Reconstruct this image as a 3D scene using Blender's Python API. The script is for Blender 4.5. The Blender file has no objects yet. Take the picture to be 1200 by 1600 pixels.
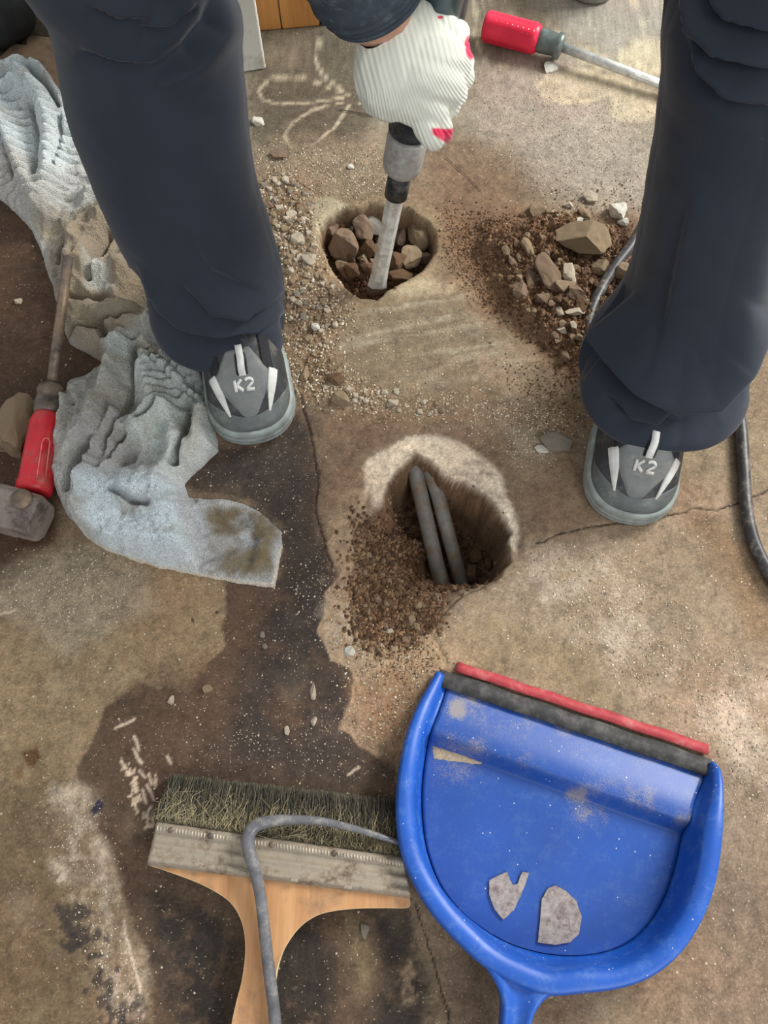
import bpy, bmesh, math, random
import numpy as np
from mathutils import Vector, Matrix, noise as mnoise

# ------------------------------------------------------------------ camera, world, lights, exposure
SC = bpy.context.scene
COL = SC.collection
CAM_H, TILT, FPX = 0.88, math.radians(22.0), 1200.0
cam_d = bpy.data.cameras.new('camera'); cam = bpy.data.objects.new('camera', cam_d); COL.objects.link(cam)
cam.location = (0, 0, CAM_H); cam.rotation_euler = (TILT, 0, 0)
cam_d.sensor_fit = 'VERTICAL'; cam_d.sensor_height = 36.0; cam_d.lens = 36.0*FPX/1600.0
cam_d.clip_start = 0.02
SC.camera = cam

world = bpy.data.worlds.new('room_light'); SC.world = world; world.use_nodes = True
wbg = world.node_tree.nodes['Background']
wbg.inputs[0].default_value = (0.96, 0.98, 1.0, 1); wbg.inputs[1].default_value = 0.50

def area(name, loc, target, size, size_y, power, color):
    d = bpy.data.lights.new(name, 'AREA'); d.shape = 'RECTANGLE'; d.size = size; d.size_y = size_y
    d.energy = power; d.color = color
    o = bpy.data.objects.new(name, d); COL.objects.link(o); o.location = loc
    o.rotation_euler = (Vector(target)-Vector(loc)).to_track_quat('-Z', 'Y').to_euler()
    return o
area('daylight_through_window', (2.3, 1.9, 1.9), (0.0, 0.5, 0.0), 1.3, 1.1, 118.0, (1.0, 0.985, 0.95))
area('fill_light_right', (1.3, -1.7, 2.0), (0.0, 0.6, 0.1), 1.2, 1.2, 24.0, (0.95, 0.97, 1.0))  # added fill from behind right, lightens the right trouser leg
SC.view_settings.view_transform = 'Standard'; SC.view_settings.look = 'None'
SC.view_settings.exposure = 0.38; SC.view_settings.gamma = 1.0; SC.view_settings.use_curve_mapping = False

# ------------------------------------------------------------------ coordinates
ST, CT = math.sin(TILT), math.cos(TILT)
def ray(px, py):
    u = (px-600)/FPX; v = (800-py)/FPX
    return (u, ST+v*CT, -CT+v*ST)
def W(px, py, z=0.0):
    r = ray(px, py); t = (z-CAM_H)/r[2]
    return Vector((r[0]*t, r[1]*t, z))
def P(px, py, d):
    r = ray(px, py)
    return Vector((r[0]*d, r[1]*d, CAM_H+r[2]*d))
def Wl(pts, z=0.0): return np.array([W(a, b, z)[:2] for a, b in pts])

def s2l(c):
    c = np.asarray(c, float)/255.0
    return np.where(c <= .04045, c/12.92, ((c+.055)/1.055)**2.4)
def C4(c): return tuple(s2l(c))+(1.0,)

# ------------------------------------------------------------------ numpy fields
_lat = {}
def vn(x, y, scale, seed=0):
    if seed not in _lat: _lat[seed] = np.random.RandomState(seed+11).rand(256, 256)
    L = _lat[seed]
    a = np.asarray(x)/scale+37.3*seed; b = np.asarray(y)/scale+11.7*seed
    i = np.floor(a).astype(int); j = np.floor(b).astype(int)
    fa = a-i; fb = b-j; fa = fa*fa*(3-2*fa); fb = fb*fb*(3-2*fb)
    i &= 255; j &= 255; i1 = (i+1) & 255; j1 = (j+1) & 255
    return (L[i, j]*(1-fa)+L[i1, j]*fa)*(1-fb)+(L[i, j1]*(1-fa)+L[i1, j1]*fa)*fb
def fbm(x, y, scale, seed=0, octv=4, gain=.5):
    s = 0; a = 1; t = 0
    for k in range(octv):
        s = s+a*vn(x, y, scale/2**k, seed+k); t += a; a *= gain
    return s/t*2-1
def sst(a, b, x):
    t = np.clip((x-a)/(b-a), 0, 1); return t*t*(3-2*t)
def seg_d2(x, y, a, b):
    dx, dy = b[0]-a[0], b[1]-a[1]; L = dx*dx+dy*dy+1e-12
    t = np.clip(((x-a[0])*dx+(y-a[1])*dy)/L, 0, 1)
    return (x-a[0]-t*dx)**2+(y-a[1]-t*dy)**2
def sdf(x, y, poly):
    """signed distance, positive inside"""
    d = np.full(x.shape, 1e9); ins = np.zeros(x.shape, bool); n = len(poly)
    for k in range(n):
        a = poly[k]; b = poly[(k+1) % n]
        d = np.minimum(d, seg_d2(x, y, a, b))
        if a[1] != b[1]:
            c = (a[1] > y) != (b[1] > y)
            ins ^= c & (x < (b[0]-a[0])*(y-a[1])/(b[1]-a[1])+a[0])
    d = np.sqrt(d); return np.where(ins, d, -d)
def pld(x, y, pl):
    d = np.full(x.shape, 1e9)
    for k in range(len(pl)-1): d = np.minimum(d, seg_d2(x, y, pl[k], pl[k+1]))
    return np.sqrt(d)
def boxed(x, y, pts, pad, fn, default=-1.0):
    m = (x > pts[:, 0].min()-pad) & (x < pts[:, 0].max()+pad) & (y > pts[:, 1].min()-pad) & (y < pts[:, 1].max()+pad)
    out = np.full(x.shape, default)
    if m.any(): out[m] = fn(x[m], y[m])
    return out
def pmask(x, y, px, soft=.004, warp=0.0, wsc=.03, seed=3, z=0.0):
    pts = Wl(px, z)
    def f(a, b):
        if warp:
            aa = a+warp*fbm(a, b, wsc, seed, 4, .6); bb = b+warp*fbm(a, b, wsc, seed+7, 4, .6)
        else: aa, bb = a, b
        return sst(-soft, soft, sdf(aa, bb, pts))
    return boxed(x, y, pts, soft+warp*1.2+.002, f, 0.0)
def lmask(x, y, px, w, soft, warp=0.0, wsc=.02, seed=5):
    pts = Wl(px)
    def f(a, b):
        if warp:
            aa = a+warp*fbm(a, b, wsc, seed, 4, .6); bb = b+warp*fbm(a, b, wsc, seed+7, 4, .6)
        else: aa, bb = a, b
        return 1-sst(w-soft, w+soft, pld(aa, bb, pts))
    return boxed(x, y, pts, w+soft+warp+.002, f, 0.0)

# ------------------------------------------------------------------ object helpers
def link(o, parent=None):
    COL.objects.link(o)
    if parent is not None: o.parent = parent
    return o
def thing(name, label, cat, loc=(0, 0, 0), group=None, kind=None):
    o = bpy.data.objects.new(name, None); o.empty_display_size = .03; link(o)
    o.location = loc
    tag(o, label, cat, group, kind); return o
def tag(o, label=None, cat=None, group=None, kind=None):
    if label: o['label'] = label
    if cat: o['category'] = cat
    if group: o['group'] = group
    if kind: o['kind'] = kind
    return o
def put(o, parent):
    """parent a mesh built in world coordinates to a thing, keeping it in place"""
    o.parent = parent
    base = parent.location.copy(); pp = parent.parent
    while pp is not None: base += pp.location; pp = pp.parent
    o.location = o.location-base
    return o
def mesh_np(name, V, F, mat, smooth=True):
    """V (n,3) array, F (m,4) or (m,3) array"""
    V = np.asarray(V, np.float32); F = np.asarray(F, np.int32); k = F.shape[1]
    me = bpy.data.meshes.new(name)
    me.vertices.add(len(V)); me.vertices.foreach_set('co', V.ravel())
    me.loops.add(F.size); me.loops.foreach_set('vertex_index', F.ravel())
    me.polygons.add(len(F)); me.polygons.foreach_set('loop_start', np.arange(0, F.size, k, dtype=np.int32))
    me.polygons.foreach_set('loop_total', np.full(len(F), k, np.int32))
    me.update(calc_edges=True)
    me.polygons.foreach_set('use_smooth', np.full(len(F), smooth, bool))
    me.materials.append(mat)
    return me
def objm(name, me, parent=None):
    o = bpy.data.objects.new(name, me); link(o)
    if parent is not None: put(o, parent)
    return o
def obj(name, bm, mat, parent=None, smooth=True):
    me = bpy.data.meshes.new(name)
    bmesh.ops.recalc_face_normals(bm, faces=bm.faces)
    bm.to_mesh(me); bm.free()
    for p in me.polygons: p.use_smooth = smooth
    me.materials.append(mat)
    return objm(name, me, parent)
def cattr(me, name, arr):
    a = me.color_attributes.new(name, 'FLOAT_COLOR', 'POINT')
    arr = np.asarray(arr, np.float32)
    if arr.shape[1] == 3: arr = np.concatenate([arr, np.ones((len(arr), 1), np.float32)], 1)
    a.data.foreach_set('color', arr.ravel())
def grid_faces(nr, nc, wrap=False):
    i = np.arange(nr-1)[:, None]; j = np.arange(nc if wrap else nc-1)[None, :]; j2 = (j+1) % nc
    a = i*nc+j; b = i*nc+j2; c = (i+1)*nc+j2; d = (i+1)*nc+j
    return np.stack([a, b, c, d], -1).reshape(-1, 4)
def bevel(o, w, seg=2, ang=40):
    m = o.modifiers.new('bevel', 'BEVEL'); m.width = w; m.segments = seg; m.limit_method = 'ANGLE'; m.angle_limit = math.radians(ang)
    return o
def catmull(pts, n):
    pts = [Vector(p) for p in pts]; out = []
    ex = [pts[0]*2-pts[1]]+pts+[pts[-1]*2-pts[-2]]
    for i in range(1, len(ex)-2):
        p0, p1, p2, p3 = ex[i-1:i+3]
        for k in range(n):
            t = k/n
            out.append(.5*((2*p1)+(-p0+p2)*t+(2*p0-5*p1+4*p2-p3)*t*t+(-p0+3*p1-3*p2+p3)*t**3))
    out.append(pts[-1]); return out
def tube_bm(bm, pts, rad, seg=12, caps=True, flat=1.0):
    """swept tube; rad number or list"""
    n = len(pts); pts = [Vector(p) for p in pts]
    if not hasattr(rad, '__len__'): rad = [rad]*n
    up = Vector((0, 0, 1)); rings = []
    prev = None
    for i in range(n):
        t = (pts[min(i+1, n-1)]-pts[max(i-1, 0)]).normalized()
        if prev is None:
            s = t.cross(up)
            if s.length < .1: s = t.cross(Vector((1, 0, 0)))
        else: s = prev-t*prev.dot(t)
        s.normalize(); prev = s; b = s.cross(t)
        rings.append([bm.verts.new(pts[i]+s*math.cos(a)*rad[i]+b*math.sin(a)*rad[i]*flat) for a in [2*math.pi*k/seg for k in range(seg)]])
    for i in range(n-1):
        for k in range(seg):
            bm.faces.new((rings[i][k], rings[i][(k+1) % seg], rings[i+1][(k+1) % seg], rings[i+1][k]))
    if caps: bm.faces.new(rings[0][::-1]); bm.faces.new(rings[-1])
    return rings
def tube(name, pts, rad, mat, parent=None, seg=12, flat=1.0):
    bm = bmesh.new(); tube_bm(bm, pts, rad, seg, True, flat); return obj(name, bm, mat, parent)
def lathe(name, base, axis, prof, mat, parent=None, seg=32):
    """prof: list of (distance along axis, radius)"""
    axis = Vector(axis).normalized(); base = Vector(base)
    s = axis.orthogonal().normalized(); b = axis.cross(s)
    bm = bmesh.new(); rings = []
    for h, r in prof:
        rings.append([bm.verts.new(base+axis*h+(s*math.cos(2*math.pi*k/seg)+b*math.sin(2*math.pi*k/seg))*max(r, 1e-5)) for k in range(seg)])
    for i in range(len(rings)-1):
        for k in range(seg): bm.faces.new((rings[i][k], rings[i][(k+1) % seg], rings[i+1][(k+1) % seg], rings[i+1][k]))
    bm.faces.new(rings[0][::-1]); bm.faces.new(rings[-1])
    return obj(name, bm, mat, parent)
def prism_bm(bm, bot, top):
    a = [bm.verts.new(p) for p in bot]; b = [bm.verts.new(p) for p in top]; n = len(a)
    bm.faces.new(a[::-1]); bm.faces.new(b)
    for i in range(n): bm.faces.new((a[i], a[(i+1) % n], b[(i+1) % n], b[i]))
def box_bm(bm, c, ex, ey, ez):
    c, ex, ey, ez = map(Vector, (c, ex, ey, ez))
    q = [(-1, -1), (1, -1), (1, 1), (-1, 1)]
    prism_bm(bm, [c+ex*i+ey*j-ez for i, j in q], [c+ex*i+ey*j+ez for i, j in q])

# ------------------------------------------------------------------ materials
class NT:
    def __init__(s, name):
        s.m = bpy.data.materials.new(name); s.m.use_nodes = True; s.t = s.m.node_tree
        s.b = s.t.nodes['Principled BSDF']
    def n(s, k, **kw):
        x = s.t.nodes.new(k)
        for a, v in kw.items(): setattr(x, a, v)
        return x
    def l(s, a, b): s.t.links.new(a, b)
    def coord(s, out='Object'):
        return s.n('ShaderNodeTexCoord').outputs[out]
    def noise(s, scale, detail=4, rough=.6, vec=None):
        x = s.n('ShaderNodeTexNoise'); x.inputs['Scale'].default_value = scale; x.inputs['Detail'].default_value = detail; x.inputs['Roughness'].default_value = rough
        s.l(vec if vec else s.coord(), x.inputs['Vector']); return x.outputs['Fac']
    def ramp(s, fac, stops):
        r = s.n('ShaderNodeValToRGB'); e = r.color_ramp.elements
        while len(e) < len(stops): e.new(.5)
        for i, (p, c) in enumerate(stops):
            e[i].position = p; e[i].color = c if hasattr(c, '__len__') else (c, c, c, 1)
        s.l(fac, r.inputs[0]); return r.outputs[0]
    def mix(s, a, b, fac, mode='MIX'):
        x = s.n('ShaderNodeMix', data_type='RGBA', blend_type=mode)
        for v, i in ((fac, 0), (a, 6), (b, 7)):
            if isinstance(v, (int, float)): x.inputs[i].default_value = v
            elif isinstance(v, tuple): x.inputs[i].default_value = v
            else: s.l(v, x.inputs[i])
        return x.outputs[2]
    def bump(s, h, strength=.3, dist=.001, prev=None):
        b = s.n('ShaderNodeBump'); b.inputs['Strength'].default_value = strength; b.inputs['Distance'].default_value = dist
        s.l(h, b.inputs['Height'])
        if prev: s.l(prev, b.inputs['Normal'])
        return b.outputs[0]
    def fin(s, col=None, rough=.7, metal=0.0, normal=None, spec=None, sheen=None):
        if isinstance(col, tuple): s.b.inputs['Base Color'].default_value = col
        elif col is not None: s.l(col, s.b.inputs['Base Color'])
        if isinstance(rough, (int, float)): s.b.inputs['Roughness'].default_value = rough
        else: s.l(rough, s.b.inputs['Roughness'])
        s.b.inputs['Metallic'].default_value = metal
        if normal: s.l(normal, s.b.inputs['Normal'])
        if spec is not None: s.b.inputs['Specular IOR Level'].default_value = spec
        if sheen: s.b.inputs['Sheen Weight'].default_value = sheen; s.b.inputs['Sheen Roughness'].default_value = .5
        return s.m
def M_simple(name, c, rough=.6, metal=0.0, var=.25, scale=60, bump=.15, bscale=400, spec=.4, dirt=None, dirt_amt=(.5, .65), dscale=25):
    t = NT(name); n = t.noise(scale, 4)
    c = np.array(c, float); a = tuple(s2l(c*(1-var)))+(1.,); b = tuple(s2l(np.minimum(c*(1+var), 255)))+(1.,)
    col = t.ramp(n, [(.3, a), (.7, b)])
    if dirt is not None:
        d = t.noise(dscale, 8, .75)
        col = t.mix(col, C4(dirt), t.ramp(d, [(dirt_amt[0], 0.0), (dirt_amt[1], 1.0)]))
    nb = t.noise(bscale, 3)
    return t.fin(col, rough, metal, t.bump(nb, bump, .0006), spec)
def M_attr(name, rough=.85, spec=.25, micro=.2, mscale=900, bump=.4, bdist=.0008, bscale=1100, sheen=None, b2=None):
    t = NT(name); a = t.n('ShaderNodeAttribute'); a.attribute_name = 'Col'
    n = t.noise(mscale, 4, .7)
    g = t.ramp(n, [(.3, 1-micro), (.7, 1+micro)])
    col = t.mix(a.outputs['Color'], g, 1.0, 'MULTIPLY')
    nb = t.noise(bscale, 3, .6)
    nm = t.bump(nb, bump, bdist)
    if b2: nm = t.bump(t.noise(b2, 4, .6), .5, .002, nm)
    return t.fin(col, rough, 0, nm, spec, sheen)

# ------------------------------------------------------------------ FLOOR
HOLE1 = [(497, 352), (512, 336), (535, 326), (562, 322), (575, 316), (600, 322), (640, 326), (664, 342), (680, 366), (681, 392), (664, 420), (632, 440), (604, 452), (590, 468), (562, 466), (538, 444), (516, 416), (500, 384)]
HOLE2 = [(600, 770), (612, 742), (634, 722), (650, 709), (668, 716), (690, 736), (730, 750), (760, 772), (783, 800), (797, 836), (795, 876), (772, 906), (728, 927), (705, 941), (690, 945), (660, 940), (625, 935), (590, 905), (568, 868), (566, 820), (578, 788)]
RIM2 = [(560, 800), (572, 760), (568, 728), (590, 704), (622, 690), (650, 679), (690, 680), (722, 692), (760, 716), (786, 740), (794, 776), (806, 800), (815, 830), (806, 862), (798, 850), (796, 825), (780, 790), (745, 762), (700, 742), (676, 722), (650, 706), (622, 730), (604, 755), (596, 790), (575, 810)]
PIT2 = [(572, 790), (560, 830), (556, 880), (548, 930), (560, 985), (590, 1010), (640, 1000), (676, 975), (690, 940), (660, 930), (620, 880), (600, 820)]
DIRT = [(760, 350), (800, 365), (850, 340), (900, 345), (960, 370), (1000, 400), (1030, 470), (980, 560), (900, 580), (868, 545), (820, 515), (790, 490), (770, 440), (745, 395)]
GRAVEL = [(395, 285), (430, 262), (478, 290), (490, 340), (494, 400), (520, 440), (545, 475), (530, 520), (520, 560), (545, 600), (610, 620), (600, 645), (540, 630), (470, 622), (440, 600), (440, 480), (400, 350)]
GH = W(905, 395)
def floor_height(x, y):
    x = np.atleast_1d(np.asarray(x, float)); y = np.atleast_1d(np.asarray(y, float))
    h = .0007*fbm(x, y, .05, 2, 4)+.0003*fbm(x, y, .008, 9, 2)
    # dirt pile
    m = pmask(x, y, DIRT, .035, .012, .03, 21)
    h = h+m*(.010+.014*(1-np.abs(fbm(x, y, .028, 22, 4, .6)))**2+.006*fbm(x, y, .010, 25, 3))*sst(0, .8, m)
    m = pmask(x, y, GRAVEL, .02, .01, .03, 31)
    h = h+m*(.003+.004*fbm(x, y, .008, 32, 3, .7))
    # raised broken slab right of hole 2
    # cracks
    for pl, w, d in CRACKS: h = h-d*lmask(x, y, pl, w, .0011, .004, .02, 41)
    # holes
    pts1 = Wl(HOLE1); pts2 = Wl(HOLE2); pit = Wl(PIT2)
    def f1(a, b):
        aa = a+.0035*fbm(a, b, .02, 51, 3); bb = b+.0035*fbm(a, b, .02, 55, 3)
        d = sdf(aa, bb, pts1)
        return sst(-.004, 0.0, d)*.003+sst(0, .009, d)*.066+sst(.0, .04, d)*.01*(.5+fbm(a, b, .02, 57, 3))
    def f2(a, b):
        aa = a+.007*fbm(a, b, .025, 61, 5, .65); bb = b+.007*fbm(a, b, .025, 65, 5, .65)
        d = sdf(aa, bb, pts2)
        c = W(690, 800)
        ang = np.arctan2(b-c.y, a-c.x)                      # towards lower left the wall is a slope
        k = np.clip(np.cos(ang-math.radians(228)), 0, 1)**1.3
        wl = .010+.085*k
        clod = .010*(np.abs(fbm(a, b, .018, 67, 3)))+.004*fbm(a, b, .006, 70, 2)
        return sst(-.003, wl, d)*.118-sst(.004, .02, d)*clod
    h = h-boxed(x, y, pts1, .02, f1, 0.0)-boxed(x, y, pts2, .02, f2, 0.0)
    m = pmask(x, y, PIT2, .022, .008, .02, 71)
    h = h-m*(.012+.006*fbm(x, y, .012, 72, 3))
    m = pmask(x, y, RIM2, .006, .004, .015, 75)
    h = h-m*(.004+.004*fbm(x, y, .015, 76, 3))
    # peeled skim coat: edge of the broken-off layer
    m = pmask(x, y, PEACH, .0015, .010, .03, 81)
    h = h-m*.0022
    return h
CRACKS = [([(470, 618), (478, 650), (487, 690), (497, 740), (493, 800), (508, 850), (520, 885)], .0008, .003),
          ([(838, 850), (870, 838), (900, 829), (945, 821), (1000, 812), (1040, 806), (1085, 795), (1120, 797), (1150, 786), (1200, 766), (1300, 730)], .0007, .003),
          ([(648, 1408), (668, 1470), (684, 1520), (696, 1570), (705, 1640)], .0007, .002),
          ([(686, 995), (680, 980), (690, 962), (712, 940), (760, 912), (800, 880)], .0006, .002)]
PEACH = [(512, 850), (530, 890), (508, 925), (512, 965), (498, 985), (520, 1030), (556, 1052), (545, 1090), (534, 1130), (560, 1165), (600, 1180), (640, 1160), (680, 1050), (705, 1035), (690, 1000), (672, 985), (660, 960), (620, 1000), (570, 990), (545, 940), (550, 880), (555, 820), (540, 800)]

def build_floor():
    def axis(lo, hi, st, outs):
        a = list(np.arange(lo, hi, st)); v = a[-1]; s = st
        while v < outs[1]: s *= 1.12; v += s; a.append(v)
        v = a[0]; s = st; pre = []
        while v > outs[0]: s *= 1.12; v -= s; pre.append(v)
        return np.array(pre[::-1]+a)
    X = axis(-.68, .70, .0018, (-2.4, 2.4)); Y = axis(-.21, 1.02, .0018, (-1.6, 3.0))
    # slightly coarser far rows
    gx, gy = np.meshgrid(X, Y); x = gx.ravel(); y = gy.ravel()
    h = floor_height(x, y)
    c = np.zeros((len(x), 3)); c[:] = s2l((132, 113, 91))
    spk = np.full(len(x), .08); wet = np.zeros(len(x)); gran = np.full(len(x), .3)
    n1 = fbm(x, y, .16, 101, 5, .55); n2 = fbm(x, y, .05, 108, 5, .65); n3 = fbm(x, y, .012, 115, 4, .7)
    def lay(m, col, a=1.0):
        nonlocal c
        m = np.clip(m*a, 0, 1)[:, None]; c = c*(1-m)+s2l(col)*m
    def L(px, col, soft=.02, warp=.02, wsc=.06, seed=200, a=1.0, sp=None, wt=None, gr=None, brk=None):
        nonlocal spk, wet, gran
        m = pmask(x, y, px, soft, warp, wsc, seed)*a
        if brk: m = m*sst(brk[0], brk[1], fbm(x, y, brk[2], seed+3, 5, .7))
        lay(m, col)
        if sp is not None: spk = spk*(1-m)+sp*m
        if wt is not None: wet = wet*(1-m)+wt*m
        if gr is not None: gran = gran*(1-m)+gr*m
        return m
    # top: greyer floor with printed flowers
    L([(-400, -300), (1600, -300), (1600, 200), (1000, 300), (760, 250), (620, 240), (400, 260), (-400, 280)], (134, 125, 106), .05, .04, .12, 210)
    L([(-400, -300), (700, -300), (700, 30), (560, 230), (395, 240), (380, 100), (-400, 140)], (94, 86, 71), .02, .02, .08, 214, .92)
    L([(740, 100), (900, 90), (1010, 180), (1060, 330), (900, 330), (800, 290), (720, 200)], (158, 148, 134), .05, .03, .08, 218, .8, sp=.55, gr=.8)
    L([(860, -40), (1100, -40), (1100, 60), (960, 90), (880, 60)], (150, 145, 134), .03, .02, .06, 219, .8)
    L([(680, 190), (790, 230), (850, 300), (800, 350), (700, 330), (660, 260)], (126, 105, 84), .03, .02, .08, 222, .9)
    # printed flowers
    petal = (186, 176, 150)
    for pl in ([(545, 148), (500, 130), (460, 119), (420, 124), (403, 140), (410, 156), (440, 163), (490, 160), (535, 152)],
               [(535, 140), (505, 118), (492, 90), (496, 68), (520, 60), (548, 58)],
               [(560, 130), (572, 100), (566, 72)],
               [(535, 160), (490, 172), (458, 190), (444, 212), (456, 230), (490, 226), (522, 200), (546, 165)],
               [(560, 160), (590, 172), (625, 190), (650, 200)],
               [(738, -10), (745, 30), (740, 60), (760, 95), (790, 105), (812, 95), (818, 70), (800, 50)],
               [(770, -30), (742, 25), (700, -20)], [(745, 28), (800, 20), (850, 30), (878, 60), (876, 80)],
               [(1100, 30), (1040, 20), (1000, 40), (1010, 60), (1060, 62)], [(960, -30), (985, 0), (1060, 20)]):
        lay(lmask(x, y, pl, .0030, .0018, .003, .02, 230)*sst(-.5, .1, fbm(x, y, .012, 233, 4, .7)), petal, .8)
    for pg in ([(838, 130), (870, 114), (920, 110), (985, 125), (960, 150), (920, 162), (870, 162), (845, 150)],
               [(963, 85), (985, 65), (1020, 56), (1070, 60), (1060, 120), (1010, 118), (970, 105)],
               [(950, 150), (985, 128), (1015, 140), (1030, 175), (1010, 190), (980, 195), (955, 180)],
               [(880, 66), (930, 80), (985, 118), (930, 105), (890, 90)]):
        m = pmask(x, y, pg, .003, .003, .02, 240); lay(m, (186, 176, 148), .75)
    for pl in ([(975, 120), (900, 112), (860, 118), (838, 135), (850, 152), (880, 162), (930, 156), (985, 125)], [(966, 92), (1000, 105), (1040, 110)], [(985, 130), (990, 160), (1000, 185)]):
        lay(lmask(x, y, pl, .0014, .0012, .002, .02, 244), (196, 186, 158), .7)
    # middle smooth trowelled area
    L([(520, 470), (600, 470), (700, 420), (760, 440), (860, 560), (870, 620), (800, 660), (600, 640), (540, 600)], (122, 109, 88), .03, .02, .08, 250, .85, sp=.06)
    st = sst(.05, .6, fbm(x*1.0+y*.2, y*6-x*1.2, .10, 255, 4, .6))*pmask(x, y, [(560, 440), (700, 430), (790, 470), (860, 580), (600, 600), (500, 560)], .03, .01)
    lay(st, (168, 158, 136), .55)
    L([(480, 620), (640, 650), (900, 640), (900, 850), (840, 860), (800, 760), (700, 670), (600, 680), (560, 720), (500, 740)], (128, 108, 86), .02, .015, .06, 260, .75)
    L([(500, 650), (600, 670), (560, 720), (560, 800), (505, 840), (495, 750)], (124, 103, 82), .015, .015, .05, 263, .8)
    # right side, dusty
    L([(830, 860), (1000, 815), (1250, 760), (1400, 1500), (1120, 1650), (1125, 1180), (700, 1040), (690, 980), (740, 940)], (146, 128, 106), .02, .01, .06, 270, .9, sp=.2)
    L([(830, 880), (930, 860), (1000, 960), (1080, 1010), (1200, 1050), (1260, 1300), (1160, 1250), (1060, 1100), (960, 1040), (880, 1000), (800, 960)], (184, 167, 147), .03, .03, .06, 274, .8, sp=.75, gr=.9, brk=(-.25, .25, .05))
    L([(700, 985), (760, 955), (900, 1010), (960, 1100), (900, 1110), (720, 1040)], (136, 118, 90), .02, .015, .06, 277, .7, sp=.12)
    L([(1080, 800), (1130, 800), (1200, 900), (1240, 1000), (1180, 1000), (1120, 900)], (124, 98, 70), .02, .02, .06, 279, .7)
    L([(1090, 640), (1150, 640), (1260, 700), (1260, 760), (1120, 790), (1070, 720)], (140, 124, 100), .02, .01, .05, 281, .7)
    L([(1130, 1200), (1300, 1200), (1300, 1700), (1060, 1700), (1100, 1480)], (130, 112, 94), .03, .02, .06, 284, .8)
    # left side under and beside the towel: dark brown, damp
    L([(-500, 250), (40, 250), (120, 380), (170, 560), (100, 700), (90, 860), (20, 905), (-500, 1000)], (72, 52, 36), .012, .015, .06, 290, .97, sp=.05, wt=.45)
    # tan dry patch lower left
    L([(-600, 960), (0, 940), (140, 860), (362, 905), (350, 960), (352, 1010), (318, 1050), (298, 1065), (250, 1075), (200, 1090), (130, 1180), (80, 1260), (-600, 1400)], (140, 120, 92), .008, .012, .05, 300, .95, sp=.15)
    L([(90, 860), (240, 880), (230, 960), (110, 1030), (60, 1000), (0, 960), (-60, 950)], (146, 134, 112), .02, .02, .05, 303, .8, sp=.5, gr=.7)
    L([(-600, 1200), (60, 1230), (120, 1330), (150, 1480), (200, 1700), (-600, 1700)], (106, 90, 66), .04, .03, .09, 306, .8)
    # dark damp zone
    m = L([(362, 905), (352, 955), (354, 1008), (318, 1052), (300, 1080), (262, 1078), (228, 1060), (216, 1062), (165, 1108), (148, 1150), (120, 1210), (150, 1300), (230, 1480), (260, 1700), (620, 1700), (640, 1400), (615, 1200), (560, 1165), (532, 1130), (548, 1085), (552, 1052), (515, 1030), (500, 985), (508, 960), (505, 920), (525, 890), (500, 850), (494, 800), (498, 740), (484, 680), (470, 640), (400, 700), (330, 700), (280, 760), (430, 790), (440, 850), (428, 916)],
          (84, 67, 52), .0035, .010, .03, 310, .95, sp=.08, wt=.3)
    # black grime inside it
    L([(340, 690), (400, 705), (478, 650), (500, 740), (496, 850), (518, 885), (500, 985), (540, 1045), (545, 1100), (560, 1180), (600, 1210), (420, 1215), (300, 1190), (380, 1060), (420, 940), (440, 860), (440, 820), (300, 770)], (62, 54, 48), .03, .03, .06, 320, 1.0, sp=.18, brk=(-.45, .15, .06))
    L([(225, 1030), (360, 1040), (380, 1200), (240, 1230), (180, 1160)], (92, 72, 56), .02, .02, .05, 325, .6)
    L([(470, 930), (545, 900), (560, 970), (528, 990), (536, 1040), (480, 1000)], (60, 52, 48), .008, .008, .03, 327, .8)
    # exposed pale screed left of and below hole 2
    L(PEACH, (164, 142, 115), .0015, .010, .03, 81, .95, sp=.3, wt=0, gr=.8)
    L([(560, 1060), (640, 1040), (660, 1100), (620, 1170), (560, 1160)], (146, 112, 82), .02, .02, .05, 332, .6)
    L([(640, 960), (690, 990), (720, 1040), (660, 1050), (600, 1030)], (176, 152, 118), .02, .012, .04, 334, .7)
    L([(505, 905), (548, 930), (560, 985), (545, 1045), (506, 990)], (186, 172, 150), .01, .01, .03, 336, .6, brk=(-.3, .3, .03))
    # around the holes
    L([(480, 330), (520, 300), (610, 300), (690, 320), (710, 380), (690, 430), (610, 475), (560, 490), (510, 450), (480, 400)], (140, 122, 96), .014, .008, .03, 340, .8)
    L([(488, 310), (520, 306), (545, 320), (515, 340), (498, 360), (495, 400), (484, 380)], (188, 178, 148), .006, .005, .03, 342, .7)
    L([(600, 456), (660, 430), (740, 440), (700, 460), (640, 462)], (176, 162, 132), .006, .006, .03, 344, .7, brk=(-.4, .3, .03))
    L(RIM2, (226, 212, 186), .004, .005, .02, 75, .95, sp=.1, gr=.8)
    L([(500, 830), (540, 770), (575, 760), (590, 800), (565, 860), (560, 930), (515, 880)], (158, 140, 112), .008, .01, .03, 352, .8, brk=(-.5, .2, .03))
    L([(700, 650), (760, 640), (830, 690), (850, 740), (815, 760), (790, 715)], (140, 120, 96), .015, .01, .04, 354, .6, sp=.5)
    # soil
    L([(700, 330), (790, 340), (1010, 345), (1060, 480), (980, 600), (900, 600), (840, 540), (770, 500), (710, 420), (680, 370)], (120, 92, 68), .03, .025, .05, 360, .9, sp=.25, gr=1)
    L([(770, 380), (900, 380), (960, 440), (960, 540), (860, 540), (790, 480)], (88, 66, 48), .02, .02, .04, 364, .7, brk=(-.3, .3, .02), gr=1)
    L(GRAVEL, (128, 110, 86), .02, .012, .04, 370, .8, sp=.8, gr=1)
    L([(395, 230), (470, 210), (640, 235), (600, 300), (500, 300), (400, 300)], (140, 124, 102), .02, .02, .05, 372, .6, sp=.65, gr=.9)
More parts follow.
